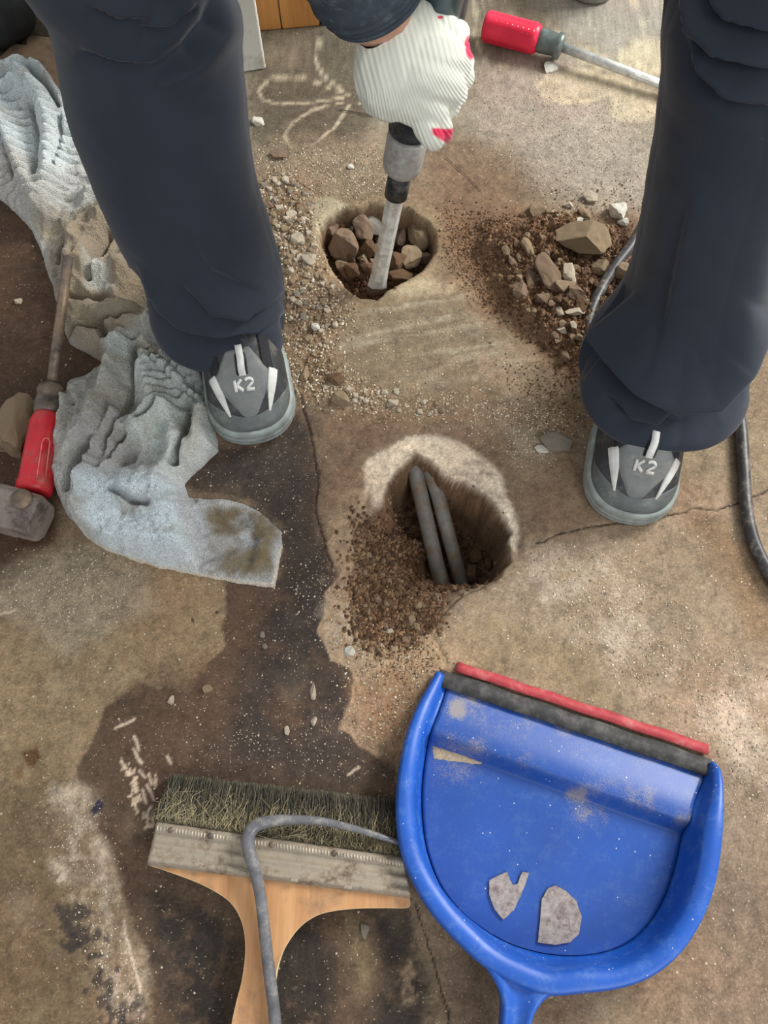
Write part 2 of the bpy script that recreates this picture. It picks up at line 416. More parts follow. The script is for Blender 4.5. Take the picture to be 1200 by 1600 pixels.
    L([(420, 290), (470, 270), (500, 300), (440, 340)], (126, 98, 78), .02, .02, .05, 375, .6)
    L([(480, 560), (560, 590), (900, 600), (1000, 640), (780, 700), (600, 660), (480, 630)], (134, 112, 86), .025, .02, .05, 378, .6, sp=.7, gr=.8, brk=(-.2, .3, .04))
    L([(780, 650), (860, 690), (850, 730), (800, 700)], (150, 136, 116), .01, .01, .03, 379, .6, sp=.9)
    L([(475, 560), (530, 550), (550, 600), (490, 615)], (96, 76, 54), .015, .01, .03, 377, .7, brk=(-.4, .3, .03))
    # lower-left powder trail
    for pl, w in (([(90, 1235), (130, 1260), (135, 1300), (120, 1330)], .014), ([(130, 1300), (150, 1340), (145, 1370), (95, 1345)], .012), ([(120, 1395), (160, 1370), (175, 1420), (190, 1470), (205, 1510), (215, 1600)], .010), ([(160, 1450), (180, 1540), (210, 1600)], .012)):
        m = lmask(x, y, pl, w, w*.8, .012, .03, 380)*sst(-.35, .35, fbm(x, y, .02, 385, 5, .75)); lay(m, (188, 172, 150), .75)
        spk = np.maximum(spk, m*.6)
    lay(lmask(x, y, [(190, 1440), (200, 1475), (210, 1510), (222, 1590)], .0013, .001, .004, .02, 388), (206, 190, 168), .8)
    for pl in ([(190, 1190), (196, 1200)], [(198, 1205), (203, 1210)], [(218, 1205), (226, 1215)], [(232, 1210), (238, 1224)], [(222, 1235), (228, 1255)], [(230, 1226), (240, 1250)], [(244, 1212), (243, 1228)], [(208, 1170), (214, 1182), (222, 1192)], [(180, 1138), (195, 1132), (210, 1122)], [(236, 1262), (228, 1276)], [(262, 1180), (268, 1192)], [(210, 1150), (216, 1172)], [(24, 952), (0, 960), (-10, 964)], [(545, 1210), (560, 1200)]):
        lay(lmask(x, y, pl, .0014, .001, .002, .01, 390), (208, 188, 164), .85)
    rs = random.Random(4)
    for k in range(30):
        t = k/29; px0 = 194+46*t+rs.uniform(-9, 9)+8*math.sin(t*7); py0 = 1188+100*t+rs.uniform(-5, 5); a = rs.uniform(.8, 2.0); ln_ = rs.uniform(3, 9)
        lay(lmask(x, y, [(px0, py0), (px0+ln_*math.cos(a)*.6, py0+ln_*math.sin(a)*.6), (px0+ln_*math.cos(a+.6), py0+ln_*math.sin(a+.6))], rs.uniform(.0008, .0018), .0008, .002, .01, 392), (206, 186, 160), .85)
    # blotches
    def blob(px, py, r, col, a=.9, warp=.006, seed=400):
        c0 = W(px, py); xx = x+warp*fbm(x, y, .01, seed, 3); yy = y+warp*fbm(x, y, .01, seed+4, 3)
        lay(1-sst(r*.6, r, np.hypot(xx-c0.x, yy-c0.y)), col, a)
    blob(50, 1180, .012, (92, 60, 36), .8); blob(30, 1205, .010, (98, 68, 42), .5); blob(150, 1263, .008, (40, 40, 66), .9)
    blob(302, 968, .004, (44, 36, 30)); blob(340, 957, .003, (40, 32, 28)); blob(232, 1058, .005, (90, 70, 52), .7); blob(97, 1372, .006, (196, 182, 160), .7)
    blob(130, 1365, .018, (110, 92, 74), .7, .01); blob(300, 1068, .006, (98, 78, 60), .8)
    for a, b, r in ((115, 1440, .020), (128, 1470, .014), (150, 1500, .014), (165, 1540, .016), (190, 1580, .020), (205, 1620, .02)):
        blob(a, b, r, (48, 44, 46), .75, .022, 410+a)
    # rough black scabs bottom centre
    for pg in ([(420, 1470), (470, 1420), (500, 1440), (520, 1520), (500, 1660), (420, 1660)], [(585, 1420), (640, 1420), (655, 1480), (668, 1660), (560, 1660), (600, 1540)], [(240, 1400), (350, 1430), (370, 1480), (350, 1660), (280, 1660), (250, 1500)]):
        m = L(pg, (52, 46, 41), .015, .015, .03, 420, .95, wt=.2, gr=1, brk=(-.5, -.02, .02))
    L([(540, 1430), (575, 1440), (580, 1530), (560, 1560), (545, 1500)], (126, 108, 80), .012, .01, .03, 430, .8)
    L([(655, 1410), (720, 1440), (790, 1520), (790, 1700), (715, 1700)], (118, 102, 84), .006, .004, .03, 432, .9)
    # crack darkness and grime
    for pl, w, d in CRACKS: lay(lmask(x, y, pl, w*1.2, .0009, .004, .02, 41), (40, 30, 24), .95)
    lay(lmask(x, y, CRACKS[0][0], .003, .003, .004, .02, 41), (70, 56, 46), .5)
    # holes: soil colour by depth under the slab
    d1 = sst(-.006, -.014, h); 
    soil = np.array(s2l((112, 88, 66)))*(1+.35*fbm(x, y, .02, 440, 4))[:, None]
    inh2 = boxed(x, y, Wl(HOLE2), .02, lambda a, b: sst(-.004, .006, sdf(a, b, Wl(HOLE2))), 0.0)
    inh = np.clip(sst(-.004, -.02, h) if False else np.clip((-h-.006)/.012, 0, 1), 0, 1)[:, None]
    c = c*(1-inh)+soil*inh
    m = pmask(x, y, PIT2, .02, .01, .03, 71); c = c*(1-.75*m[:, None])+soil*.75*m[:, None]; gran = np.maximum(gran, m); spk = spk*(1-.6*m)
    spk = spk*(1-inh[:, 0])
    # overall mottling
    n4 = fbm(x, y, .0045, 119, 2, .7); n5 = np.abs(fbm(x, y, .03, 130, 5, .7))
    k = (1+.16*n1+.24*n2+.26*n3+.20*n4)*(1-.22*np.exp(-(n5/.05)**2)); c = c*k[:, None]
    # dry dust film patches
    du = sst(.15, .7, fbm(x, y, .09, 450, 6, .65))*(1-wet); lay(du, (172, 156, 134), .26)
    red = sst(-.1, .5, fbm(x, y, .12, 460, 5, .6)); c = c*(1+red[:, None]*np.array([.06, -.02, -.03]))*np.array([1.0, .995, 1.0])
    me = mesh_np('floor', np.stack([x, y, h], 1), grid_faces(len(Y), len(X)), M_floor())
    cattr(me, 'Col', np.clip(c, 0, 1)); cattr(me, 'Aux', np.stack([spk, wet, gran], 1))
    o = objm('floor', me); o['kind'] = 'structure'
    return o
def M_floor():
    t = NT('worn_cement_floor')
    a = t.n('ShaderNodeAttribute'); a.attribute_name = 'Col'
    b = t.n('ShaderNodeAttribute'); b.attribute_name = 'Aux'
    sep = t.n('ShaderNodeSeparateColor'); t.l(b.outputs['Color'], sep.inputs[0])
    n = t.noise(350, 6, .75); g = t.ramp(n, [(.28, .58), (.5, 1.0), (.74, 1.46)])
    col = t.mix(a.outputs['Color'], g, 1.0, 'MULTIPLY')
    gm = t.ramp(t.noise(75, 8, .78), [(.30, .66), (.48, 1.0), (.56, 1.03), (.72, 1.4)]); col = t.mix(col, gm, 1.0, 'MULTIPLY')
    mq = t.n('ShaderNodeMapping'); mq.inputs['Scale'].default_value = (60, 260, 60); mq.inputs['Rotation'].default_value = (0, 0, .25); t.l(t.coord(), mq.inputs[0]); sw = t.noise(1.0, 6, .7, mq.outputs[0]); col = t.mix(col, C4((190, 174, 150)), t.ramp(sw, [(.60, 0.0), (.74, .30)]))
    # pale grains pressed in the surface
    def specks(scale, thr, seed):
        v = t.n('ShaderNodeTexVoronoi'); v.inputs['Scale'].default_value = scale
        mp = t.n('ShaderNodeMapping'); mp.inputs['Location'].default_value = (seed, seed*2, 0)
        t.l(t.coord(), mp.inputs[0]); t.l(mp.outputs[0], v.inputs['Vector'])
        s2 = t.n('ShaderNodeSeparateColor'); t.l(v.outputs['Color'], s2.inputs[0])
        lt = t.n('ShaderNodeMath', operation='LESS_THAN'); t.l(s2.outputs[0], lt.inputs[0])
        mu = t.n('ShaderNodeMath', operation='MULTIPLY'); t.l(sep.outputs[0], mu.inputs[0]); mu.inputs[1].default_value = thr
        t.l(mu.outputs[0], lt.inputs[1])
        rad = t.ramp(v.outputs['Distance'], [(.16, 1.0), (.34, 0.0)])
        m = t.n('ShaderNodeMath', operation='MULTIPLY'); t.l(lt.outputs[0], m.inputs[0]); t.l(rad, m.inputs[1])
        return m.outputs[0]
    s1 = specks(230, .22, 3.1); s2 = specks(520, .60, 7.7)
    col = t.mix(col, C4((205, 190, 166)), s1); col = t.mix(col, C4((196, 182, 158)), s2)
    sd = t.noise(900, 2, .5); col = t.mix(col, C4((48, 38, 30)), t.ramp(sd, [(.66, 0.0), (.72, .55)]))
    rn = t.noise(40, 5, .7)
    mr = t.n('ShaderNodeMath', operation='MULTIPLY_ADD'); t.l(sep.outputs[1], mr.inputs[0]); mr.inputs[1].default_value = -.55; mr.inputs[2].default_value = .86
    mr2 = t.n('ShaderNodeMath', operation='MULTIPLY_ADD'); t.l(rn, mr2.inputs[0]); mr2.inputs[1].default_value = .2; t.l(mr.outputs[0], mr2.inputs[2])
    bm1 = t.n('ShaderNodeBump'); bm1.inputs['Distance'].default_value = .0016; t.l(t.noise(260, 5, .7), bm1.inputs['Height']); 
    t.l(sep.outputs[2], bm1.inputs['Strength'])
    bm2 = t.bump(s1, .6, .0012, bm1.outputs[0])
    return t.fin(col, mr2.outputs[0], 0, bm2, .3)
floor = build_floor()

def fh(x, y): return float(floor_height(x, y)[0])
def G(px, py):
    """point on the real floor surface seen at this place of the plan"""
    p = W(px, py); return Vector((p.x, p.y, fh(p.x, p.y)))
# ------------------------------------------------------------------ shared materials
MT_TROUSER = None
def mats():
    g = globals()
    t = NT('navy_trouser_cloth'); n = t.noise(9, 4, .6)
    col = t.ramp(n, [(.3, C4((37, 43, 53))), (.7, C4((45, 52, 63)))])
    v = t.noise(70, 2, .5); col = t.mix(col, C4((150, 152, 156)), t.ramp(v, [(.80, 0.0), (.84, .5)]))
    g['MT_TROUSER'] = t.fin(col, .78, 0, t.bump(t.noise(1500, 2), .12, .0004), .25, .15)
    t = NT('blue_grey_sleeve_cloth'); n = t.noise(60, 6, .75)
    mp = t.n('ShaderNodeMapping'); mp.inputs['Scale'].default_value = (30, 90, 90); mp.inputs['Rotation'].default_value = (.3, .5, .8); t.l(t.coord(), mp.inputs[0]); n3 = t.noise(1.6, 6, .75, mp.outputs[0])
    col = t.mix(C4((62, 72, 82)), C4((112, 124, 130)), t.ramp(n, [(.50, 0.0), (.8, .6)]))
    col = t.mix(col, C4((150, 158, 160)), t.ramp(n3, [(.58, 0.0), (.72, .5)]))
    g['MT_SLEEVE'] = t.fin(col, .8, 0, t.bump(t.noise(900, 3), .3, .0006), .25)
    g['MT_SKIN'] = M_simple('skin', (206, 158, 134), .5, var=.06, scale=30, bump=.15, bscale=300)
    g['MT_UPPER'] = M_simple('dark_grey_shoe_leather', (52, 54, 56), .6, var=.15, scale=60, bump=.3, bscale=900, dirt=(120, 116, 106), dirt_amt=(.5, .75))
    g['MT_CAP'] = M_simple('grey_toe_rubber', (92, 98, 96), .45, var=.1, dirt=(150, 146, 134), dirt_amt=(.52, .8))
    g['MT_SOLE'] = M_simple('pale_grey_sole', (140, 148, 144), .5, var=.12, dirt=(120, 108, 92), dirt_amt=(.5, .75))
    g['MT_TONGUE'] = M_simple('mid_grey_tongue', (118, 121, 119), .6, var=.07, dirt=(160, 154, 140), dirt_amt=(.55, .8))
    g['MT_WHITE'] = M_simple('off_white_trim', (214, 214, 208), .5, var=.06, dirt=(170, 160, 144), dirt_amt=(.52, .8))
    g['MT_MESH'] = M_simple('black_shoe_mesh', (36, 36, 40), .8, var=.3, scale=500, bump=.8, bscale=900)
    g['MT_BLACK'] = M_simple('black_rubber', (34, 34, 36), .5, var=.2, dirt=(112, 106, 98), dirt_amt=(.5, .7))
    g['MT_HAIR'] = M_simple('black_hair', (26, 24, 24), .5, var=.3, scale=300)
    g['MT_CHUCK'] = M_simple('dusty_cast_steel', (160, 158, 152), .5, .05, var=.15, scale=120, bump=.3, dirt=(168, 160, 146), dirt_amt=(.5, .75))
    g['MT_STEEL'] = M_simple('bright_scuffed_steel', (216, 217, 212), .38, .35, var=.1, scale=80, bump=.3, dirt=(160, 146, 122), dirt_amt=(.5, .7), dscale=60)
    g['MT_DSTEEL'] = M_simple('dark_grimy_steel', (92, 82, 76), .5, .4, var=.25, scale=90, bump=.5, dirt=(150, 128, 104), dirt_amt=(.45, .65))
    g['MT_RED'] = M_simple('red_handle_plastic', (206, 40, 52), .38, var=.08, scale=30, bump=.1, dirt=(150, 96, 80), dirt_amt=(.5, .72), dscale=45)
    g['MT_REDHOT'] = M_simple('bright_red_handle_plastic', (232, 44, 74), .35, var=.06, scale=30, bump=.1)
    g['MT_TEAL'] = M_simple('dark_green_grey_housing', (58, 76, 80), .3, var=.15)
    g['MT_CORD'] = M_simple('black_cord_rubber', (58, 56, 56), .42, var=.2, bump=.2, dirt=(134, 126, 116), dirt_amt=(.5, .68), dscale=50)
    g['MT_GCORD'] = M_simple('grey_cord_plastic', (100, 100, 103), .25, var=.15, bump=.2, dirt=(158, 152, 144), dirt_amt=(.5, .7), dscale=50)
mats()
M_ROCK = [M_simple('stone_'+n, c, .9, var=.16, scale=90, bump=.9, bscale=350, spec=.2, dirt=d, dirt_amt=(.46, .62), dscale=60) for n, c, d in
          (('tan', (152, 134, 108), (122, 102, 78)), ('pink_brown', (144, 122, 102), (116, 96, 76)), ('pale', (196, 184, 164), (164, 146, 122)), ('white', (222, 218, 206), (186, 176, 158)), ('brown', (112, 88, 66), (84, 64, 48)), ('grey', (128, 120, 108), (160, 150, 134)))]
TAN, PINK, PALE, WHITE, BROWN, GREY = range(6)

def project(v):
    x, y, z = v[..., 0], v[..., 1], v[..., 2]-CAM_H
    d = y*ST-z*CT; up = y*CT+z*ST
    return 600+FPX*x/d, 800-FPX*up/d
def loft(rings, nsub=12, seg=72, top_cap=False):
    """rings: (centre, a lateral, b fore-aft, tiltx, tilty) -> positions, normals"""
    R = np.array([[r[0][0], r[0][1], r[0][2], r[1], r[2], r[3] if len(r) > 3 else 0, r[4] if len(r) > 4 else 0] for r in rings])
    ex = np.vstack([2*R[0]-R[1], R, 2*R[-1]-R[-2]]); out = []
    for i in range(1, len(ex)-2):
        p0, p1, p2, p3 = ex[i-1:i+3]
        for k in range(nsub):
            t = k/nsub; out.append(.5*((2*p1)+(-p0+p2)*t+(2*p0-5*p1+4*p2-p3)*t*t+(-p0+3*p1-3*p2+p3)*t**3))
    out.append(R[-1]); Q = np.array(out)
    ph = np.arange(seg)*2*math.pi/seg
    cx, sx = np.cos(ph)[None], np.sin(ph)[None]
    k = 1+.04*np.abs(np.sin(2*ph))[None]
    X = Q[:, 0:1]+Q[:, 3:4]*cx*k; Y = Q[:, 1:2]+Q[:, 4:5]*sx*k; Z = Q[:, 2:3]+Q[:, 5:6]*cx+Q[:, 6:7]*sx
    return np.stack([X, Y, Z], -1), np.broadcast_to(np.stack([cx*np.ones(len(Q))[:, None], sx*np.ones(len(Q))[:, None], 0*X], -1), X.shape+(3,)).copy()
def folds(V, N, lines, facing=True):
    px, py = project(V)
    view = N[..., 1] < .25
    D = np.zeros(px.shape)
    for pl, amp, wu, wd in lines:
        pl = np.array(pl, float); best = np.full(px.shape, 1e9); sg = np.zeros(px.shape); tt = np.zeros(px.shape)
        L = 0; tot = sum(np.hypot(*(pl[k+1]-pl[k])) for k in range(len(pl)-1))
        for k in range(len(pl)-1):
            a, b = pl[k], pl[k+1]; dx, dy = b-a; l2 = dx*dx+dy*dy
            t = np.clip(((px-a[0])*dx+(py-a[1])*dy)/l2, 0, 1)
            d = np.hypot(px-a[0]-t*dx, py-a[1]-t*dy); m = d < best
            best = np.where(m, d, best); c = ((px-a[0])*dy-(py-a[1])*dx); sg = np.where(m, c, sg)
            tt = np.where(m, (L+t*math.sqrt(l2))/tot, tt); L += math.sqrt(l2)
        w = np.clip(np.sin(np.clip(tt, 0, 1)*math.pi), 0, 1)**.6
        sd_ = best*np.sign(sg); wd2 = wd*2.6
        below = -1.25*amp*np.exp(-(best/wd2)**2); above = amp*np.exp(-(best/wu)**2)
        k = .5+.5*np.tanh(sd_/4.0)
        D += (above*k+below*(1-k))*w
    return V+N*(D*view)[..., None]
def KN(py, l, r, d, b, tx=0, ty=0):
    c = P((l+r)/2, py, d); return (c, (r-l)/2*d/FPX*.965, b, tx, ty)

# ------------------------------------------------------------------ PERSON
person = thing('person', 'person in navy trousers, grey sports shoes and white knitted glove, holding the demolition hammer', 'person', (0.06, .62, 0))
def build_trousers():
    left = [KN(520, 304, 446, .972, .050, -.012, 0), KN(500, 252, 448, .970, .080, -.008, 0), KN(470, 226, 448, .958, .088), KN(430, 213, 444, .94, .088), KN(385, 200, 430, .914, .086), KN(290, 155, 402, .850, .086), KN(150, 101, 387, .780, .088), KN(0, 70, 366, .715, .09),
            (Vector((-.235, .72, .47)), .092, .095), (Vector((-.20, .79, .62)), .098, .10), (Vector((-.15, .87, .78)), .11, .12), (Vector((-.06, .92, .88)), .11, .13)]
    right = [KN(630, 934, 1106, .935, .046), KN(612, 905, 1140, .93, .076), KN(590, 900, 1172, .918, .098), KN(555, 915, 1186, .905, .10), KN(520, 940, 1197, .888, .092), KN(485, 964, 1203, .868, .088), KN(430, 985, 1212, .835, .088), KN(300, 1010, 1240, .755, .088), KN(150, 1030, 1285, .69, .09), KN(0, 1046, 1322, .63, .092),
             (Vector((.36, .66, .53)), .095, .10), (Vector((.31, .76, .66)), .10, .105), (Vector((.24, .87, .79)), .11, .12), (Vector((.14, .92, .88)), .11, .13)]
    lf = [([(236, 470), (262, 500), (300, 514), (340, 521), (395, 518), (450, 486)], .020, 34, 9), ([(285, 448), (325, 484), (375, 492), (445, 455)], .012, 24, 10),
          ([(348, -10), (338, 45), (302, 90), (240, 126)], .013, 36, 9), ([(140, 8), (180, 26), (235, 29)], .008, 20, 8), ([(215, 45), (262, 39), (310, 8)], .008, 18, 8), ([(124, 74), (180, 93), (245, 101)], .007, 20, 8),
          ([(212, 415), (232, 465), (280, 500)], .008, 16, 10), ([(310, 560), (375, 552), (440, 520)], .005, 14, 8), ([(290, 350), (330, 420), (410, 455)], .004, 40, 20)]
    rf = [([(925, 490), (962, 552), (1008, 592), (1062, 616), (1118, 606), (1165, 566), (1212, 500)], .036, 50, 14), ([(945, 615), (988, 652), (1030, 662), (1085, 640), (1160, 600)], .016, 20, 9), ([(950, 650), (1010, 670), (1060, 672), (1125, 650)], .007, 9, 7),
          ([(1060, -40), (1078, 45), (1120, 84), (1240, 112)], .014, 28, 10), ([(1055, 50), (1090, 112), (1135, 148), (1240, 170)], .012, 24, 10), ([(1095, -30), (1130, 28), (1240, 54)], .010, 20, 9), ([(990, 455), (950, 510), (908, 595)], .012, 22, 12), ([(1080, 300), (1050, 450), (1028, 570)], .003, 36, 14)]
    V0, N0 = loft(left, 30, 200); V1, N1 = loft(right, 30, 200)
    V0 = folds(V0, N0, lf); V1 = folds(V1, N1, rf)
    Vs = []; Fs = []; off = 0
    for V, s in ((V0, 1), (V1, 2)):
        x, y, z = V[..., 0], V[..., 1], V[..., 2]
        V[..., 0] += .0015*fbm(y+z, z*1.2, .05, 500+s*20, 3); V[..., 1] += .002*fbm(x+z, z, .06, 510+s*20, 3)
        n, m = V.shape[:2]
        Vs.append(V.reshape(-1, 3)); Fs.append(grid_faces(n, m, True)+off); off += n*m
    # seat joining both legs
    hip = [(Vector((-.0, .93, .80)), .10, .10), (Vector((.04, .92, .84)), .19, .14), (Vector((.04, .90, .92)), .20, .15), (Vector((.04, .88, 1.0)), .18, .13)]
    V2, N2 = loft(hip); n, m = V2.shape[:2]; Vs.append(V2.reshape(-1, 3)); Fs.append(grid_faces(n, m, True)+off)
    me = mesh_np('trousers', np.concatenate(Vs), np.concatenate(Fs), MT_TROUSER)
    o = objm('trousers', me, person)
    s = o.modifiers.new('cloth_thickness', 'SOLIDIFY'); s.thickness = .0018; s.offset = -1
    return o
build_trousers()

def shoe(toe, ang, label):
    """toe = ground point at the tip, ang = heel direction measured from +Y towards +X"""
    es = Vector((math.sin(ang), math.cos(ang), 0)); ex = Vector((math.cos(ang), -math.sin(ang), 0))
    root = bpy.data.objects.new('shoe', None); root.empty_display_size = .02; link(root, person); root.location = Vector(toe)-person.location
    root['label'] = label
    hp = [(0, .030), (.008, .038), (.02, .048), (.04, .068), (.06, .086), (.09, .102), (.14, .108), (.29, .10)]
    def H(s): return float(np.interp(s, [a for a, b in hp], [b for a, b in hp]))
    def w(s):
        if s < .055: q = max(0, 1-(1-s/.055)**2.3)**(1/2.3); return .0525*q
        if s < .25: return float(np.interp(s, [.055, .10, .17, .25], [.0525, .052, .043, .037]))
        return .037*math.sqrt(max(0, 1-((s-.25)/.04)**2))
    zb = .024
    def pt(x, s, off=0.0):
        ww = max(w(s), 1e-4); q = min(abs(x)/ww, 1)
        z = zb+(H(s)-zb)*(1-q**2.6)**.5
        return Vector(toe)+ex*x+es*s+Vector((0, 0, z+off))
    # upper
    bm = bmesh.new(); rows = []
    S = [.001+.289*(k/60)**1.3 for k in range(61)]; S[-1] = .2895
    for s in S:
        rows.append([bm.verts.new(pt(w(s)*math.sin(q*math.pi/2), s)) for q in [i/16-1 for i in range(33)]])
    for i in range(60):
        for k in range(32): bm.faces.new((rows[i][k], rows[i][k+1], rows[i+1][k+1], rows[i+1][k]))
    obj('upper', bm, MT_UPPER, root)
    # toe cap: grey rubber wrapped over the tip
    def patch(name, mat, f, off, n=20, m=24, th=.0016):
        bm = bmesh.new(); rr = []
        for i in range(n+1):
            row = []
            for k in range(m+1):
                x, s = f(i/n, k/m*2-1)
                e = min(1, 5*min(i/n, 1-i/n, .5-abs(k/m-.5))*2+.15)
                row.append(bm.verts.new(pt(x, s, off*e)))
            rr.append(row)
        for i in range(n):
            for k in range(m): bm.faces.new((rr[i][k], rr[i][k+1], rr[i+1][k+1], rr[i+1][k]))
        return obj(name, bm, mat, root)
    patch('toe_cap', MT_CAP, lambda u, v: ((w(.0015+.013*u+.05*v*v*u))*.985*math.sin(v*math.pi/2), .0015+.013*u+.05*v*v*u), .0022)
    # tongue panel (shield shape)
    def shield(u, v):
        s = .017+.063*u; half = .033*min(1, (.30+1.5*u))*(1 if u < .62 else 1-(u-.62)*1.5)
        return half*v, s-.004*math.cos(v*math.pi/2)*(1-u)
    patch('tongue_panel', MT_TONGUE, shield, .0045)
    # dark mesh either side of the panel
    for sgn in (-1, 1):
        patch('mesh_panel', MT_MESH, lambda u, v, sgn=sgn: (sgn*(.026+.012*(v+1)/2), .058+.05*u), .0030)
        def stripe(u, v, sgn=sgn):
            s = .016+.045*u; return sgn*(.024+.014*u+(.0012+.0070*u)*v*min(1, 1.15-u*u*.6)), s
        patch('side_stripe', MT_WHITE, stripe, .0042, 16, 6)
    # webbing loop
    c0 = [pt(.001, .050, .003), pt(.001, .054, .007), pt(.002, .062, .007), pt(.002, .072, .004), pt(.002, .082, .0)]
    cp = catmull(c0, 8); bm = bmesh.new()
    rr = [[bm.verts.new(p+ex*dx+Vector((0, 0, dz))) for dx, dz in ((-.0068, 0), (-.0034, .0012), (0, .0016), (.0034, .0012), (.0068, 0), (0, -.0012))] for p in cp]
    for i in range(len(rr)-1):
        for k in range(6): bm.faces.new((rr[i][k], rr[i][(k+1) % 6], rr[i+1][(k+1) % 6], rr[i+1][k]))
    obj('webbing_loop', bm, MT_BLACK, root)
    bm = bmesh.new()
    rr = [[bm.verts.new(p+ex*dx+Vector((0, 0, .0022))) for dx in (-.0042, 0, .0042)] for p in cp]
    for i in range(len(rr)-1):
        for k in range(2): bm.faces.new((rr[i][k], rr[i][k+1], rr[i+1][k+1], rr[i+1][k]))
    o = obj('webbing_stripe', bm, MT_WHITE, root); m = o.modifiers.new('t', 'SOLIDIFY'); m.thickness = .0012; m.offset = 1
    # logo K2, strokes laid on the panel
    def stroke(bm, pts, hw=.0013):
        pp = []
        for i in range(len(pts)-1):
            for k in range(5): pp.append(np.array(pts[i])*(1-k/5)+np.array(pts[i+1])*k/5)
        pp.append(np.array(pts[-1])); prev = None
        for i, q in enumerate(pp):
            t = pp[min(i+1, len(pp)-1)]-pp[max(i-1, 0)]; t = t/np.hypot(*t); nn = np.array([-t[1], t[0]])*hw
            a = bm.verts.new(pt(q[0]+nn[0], q[1]+nn[1], .0062)); b = bm.verts.new(pt(q[0]-nn[0], q[1]-nn[1], .0062))
            if prev: bm.faces.new((prev[0], prev[1], b, a))
            prev = (a, b)
    bm = bmesh.new(); y0, y1 = .036, .0465     # front (bottom of letters), back (top)
    def q(x, v): return (x, y0+(y1-y0)*v)
    stroke(bm, [q(-.0105, 0), q(-.0105, 1)], .0018); stroke(bm, [q(-.0022, 1), q(-.0088, .52)], .0016); stroke(bm, [q(-.0088, .52), q(-.0018, 0)], .0016)
    stroke(bm, [q(.0025, .86), q(.0045, .98), q(.0090, .98), q(.0112, .84), q(.0112, .66), q(.0035, .16), q(.0030, .06), q(.0120, .06)], .0014)
    o = obj('logo', bm, MT_WHITE, root); m = o.modifiers.new('t', 'SOLIDIFY'); m.thickness = .0008; m.offset = 1
    # sole in rubber layers
    bm = bmesh.new(); prof = [(0, -.001), (.004, .003), (.009, .0045), (.0105, .0030), (.012, .0042), (.018, .0048), (.0195, .0032), (.021, .0040), (.027, .0036), (.030, .0012), (.031, -.004)]
    outl = []
    Sx = [.289*(1-math.cos(k/40*math.pi))/2 for k in range(41)]
    for s in Sx: outl.append((w(s), s))
    for s in Sx[::-1][1:-1]: outl.append((-w(s), s))
    n = len(outl); rings = []
    for z, o_ in prof:
        ring = []
        for i, (x, s) in enumerate(outl):
            a = outl[i-1]; b = outl[(i+1) % n]; t = Vector((b[0]-a[0], b[1]-a[1])); t.normalize() if t.length > 0 else None
            nx, ns = t.y, -t.x
            ring.append(bm.verts.new(Vector(toe)+ex*(x+nx*o_)+es*(s+ns*o_)+Vector((0, 0, z))))
        rings.append(ring)
    for i in range(len(rings)-1):
        for k in range(n): bm.faces.new((rings[i][k], rings[i][(k+1) % n], rings[i+1][(k+1) % n], rings[i+1][k]))
    bm.faces.new(rings[0][::-1]); bm.faces.new(rings[-1])
    obj('sole', bm, MT_SOLE, root)
    return root
tl = W(403, 693); tr = W(972, 817)
shoe((tl.x, tl.y, .001), math.radians(-11), 'grey sports shoe beside the towel')
shoe((tr.x, tr.y, .001), math.radians(13), 'grey sports shoe on the side of the black cord')

# the tool axis is shared by the hand
TIP = W(586, 462, -.030); HAND = P(664, 84, .775)
AX = (HAND-TIP).normalized()
AXR = AX.orthogonal()

# one continuous body under the clothes
def skin_body(name, verts, edges, radii, mat, parent, sub=2):
    me = bpy.data.meshes.new(name); me.from_pydata([Vector(v) for v in verts], edges, []); o = bpy.data.objects.new(name, me); COL.objects.link(o)
    m = o.modifiers.new('skin', 'SKIN'); m.use_smooth_shade = True
    for i, r in enumerate(radii): me.skin_vertices[0].data[i].radius = (r, r) if not isinstance(r, tuple) else r
    me.skin_vertices[0].data[0].use_root = True
    s = o.modifiers.new('sub', 'SUBSURF'); s.levels = s.render_levels = sub
    dg = bpy.context.evaluated_depsgraph_get(); dg.update()
    nm = bpy.data.meshes.new_from_object(o.evaluated_get(dg)); nm.name = name
    bpy.data.objects.remove(o); nm.materials.clear(); nm.materials.append(mat)
    for p in nm.polygons: p.use_smooth = True
    return objm(name, nm, parent)
WR = P(612, 62, .705)              # wrist of the gloved hand that shows
ELB = Vector((-.17, .66, .80)); SHL = Vector((-.15, .56, 1.16))
HAND2 = TIP+AX*.70; WR2 = HAND2+Vector((.03, -.02, .07)); ELB2 = Vector((.30, .62, .92)); SHR = Vector((.22, .56, 1.16))
bv = [(.04, .90, .92), (-.06, .90, .86), (-.22, .73, .47), (-.20, .62, .11), (-.17, .50, .04), (.13, .90, .86), (.36, .66, .53), (.33, .50, .11), (.305, .40, .04),
      (.04, .80, 1.06), (.035, .66, 1.17), (.035, .56, 1.20), (.035, .47, 1.22), (.035, .38, 1.215), tuple(SHL), tuple(ELB), tuple(WR), tuple(SHR), tuple(ELB2), tuple(WR2)]
be = [(0, 1), (1, 2), (2, 3), (3, 4), (0, 5), (5, 6), (6, 7), (7, 8), (0, 9), (9, 10), (10, 11), (11, 12), (12, 13), (10, 14), (14, 15), (15, 16), (10, 17), (17, 18), (18, 19)]
br = [(.11, .07), .05, .030, .034, .03, .05, .030, .034, .03, (.12, .08), (.13, .10), .055, (.08, .09), (.07, .085), .045, .036, .042, .055, .04, .03]
skin_body('body', bv, be, br, MT_SKIN, person)
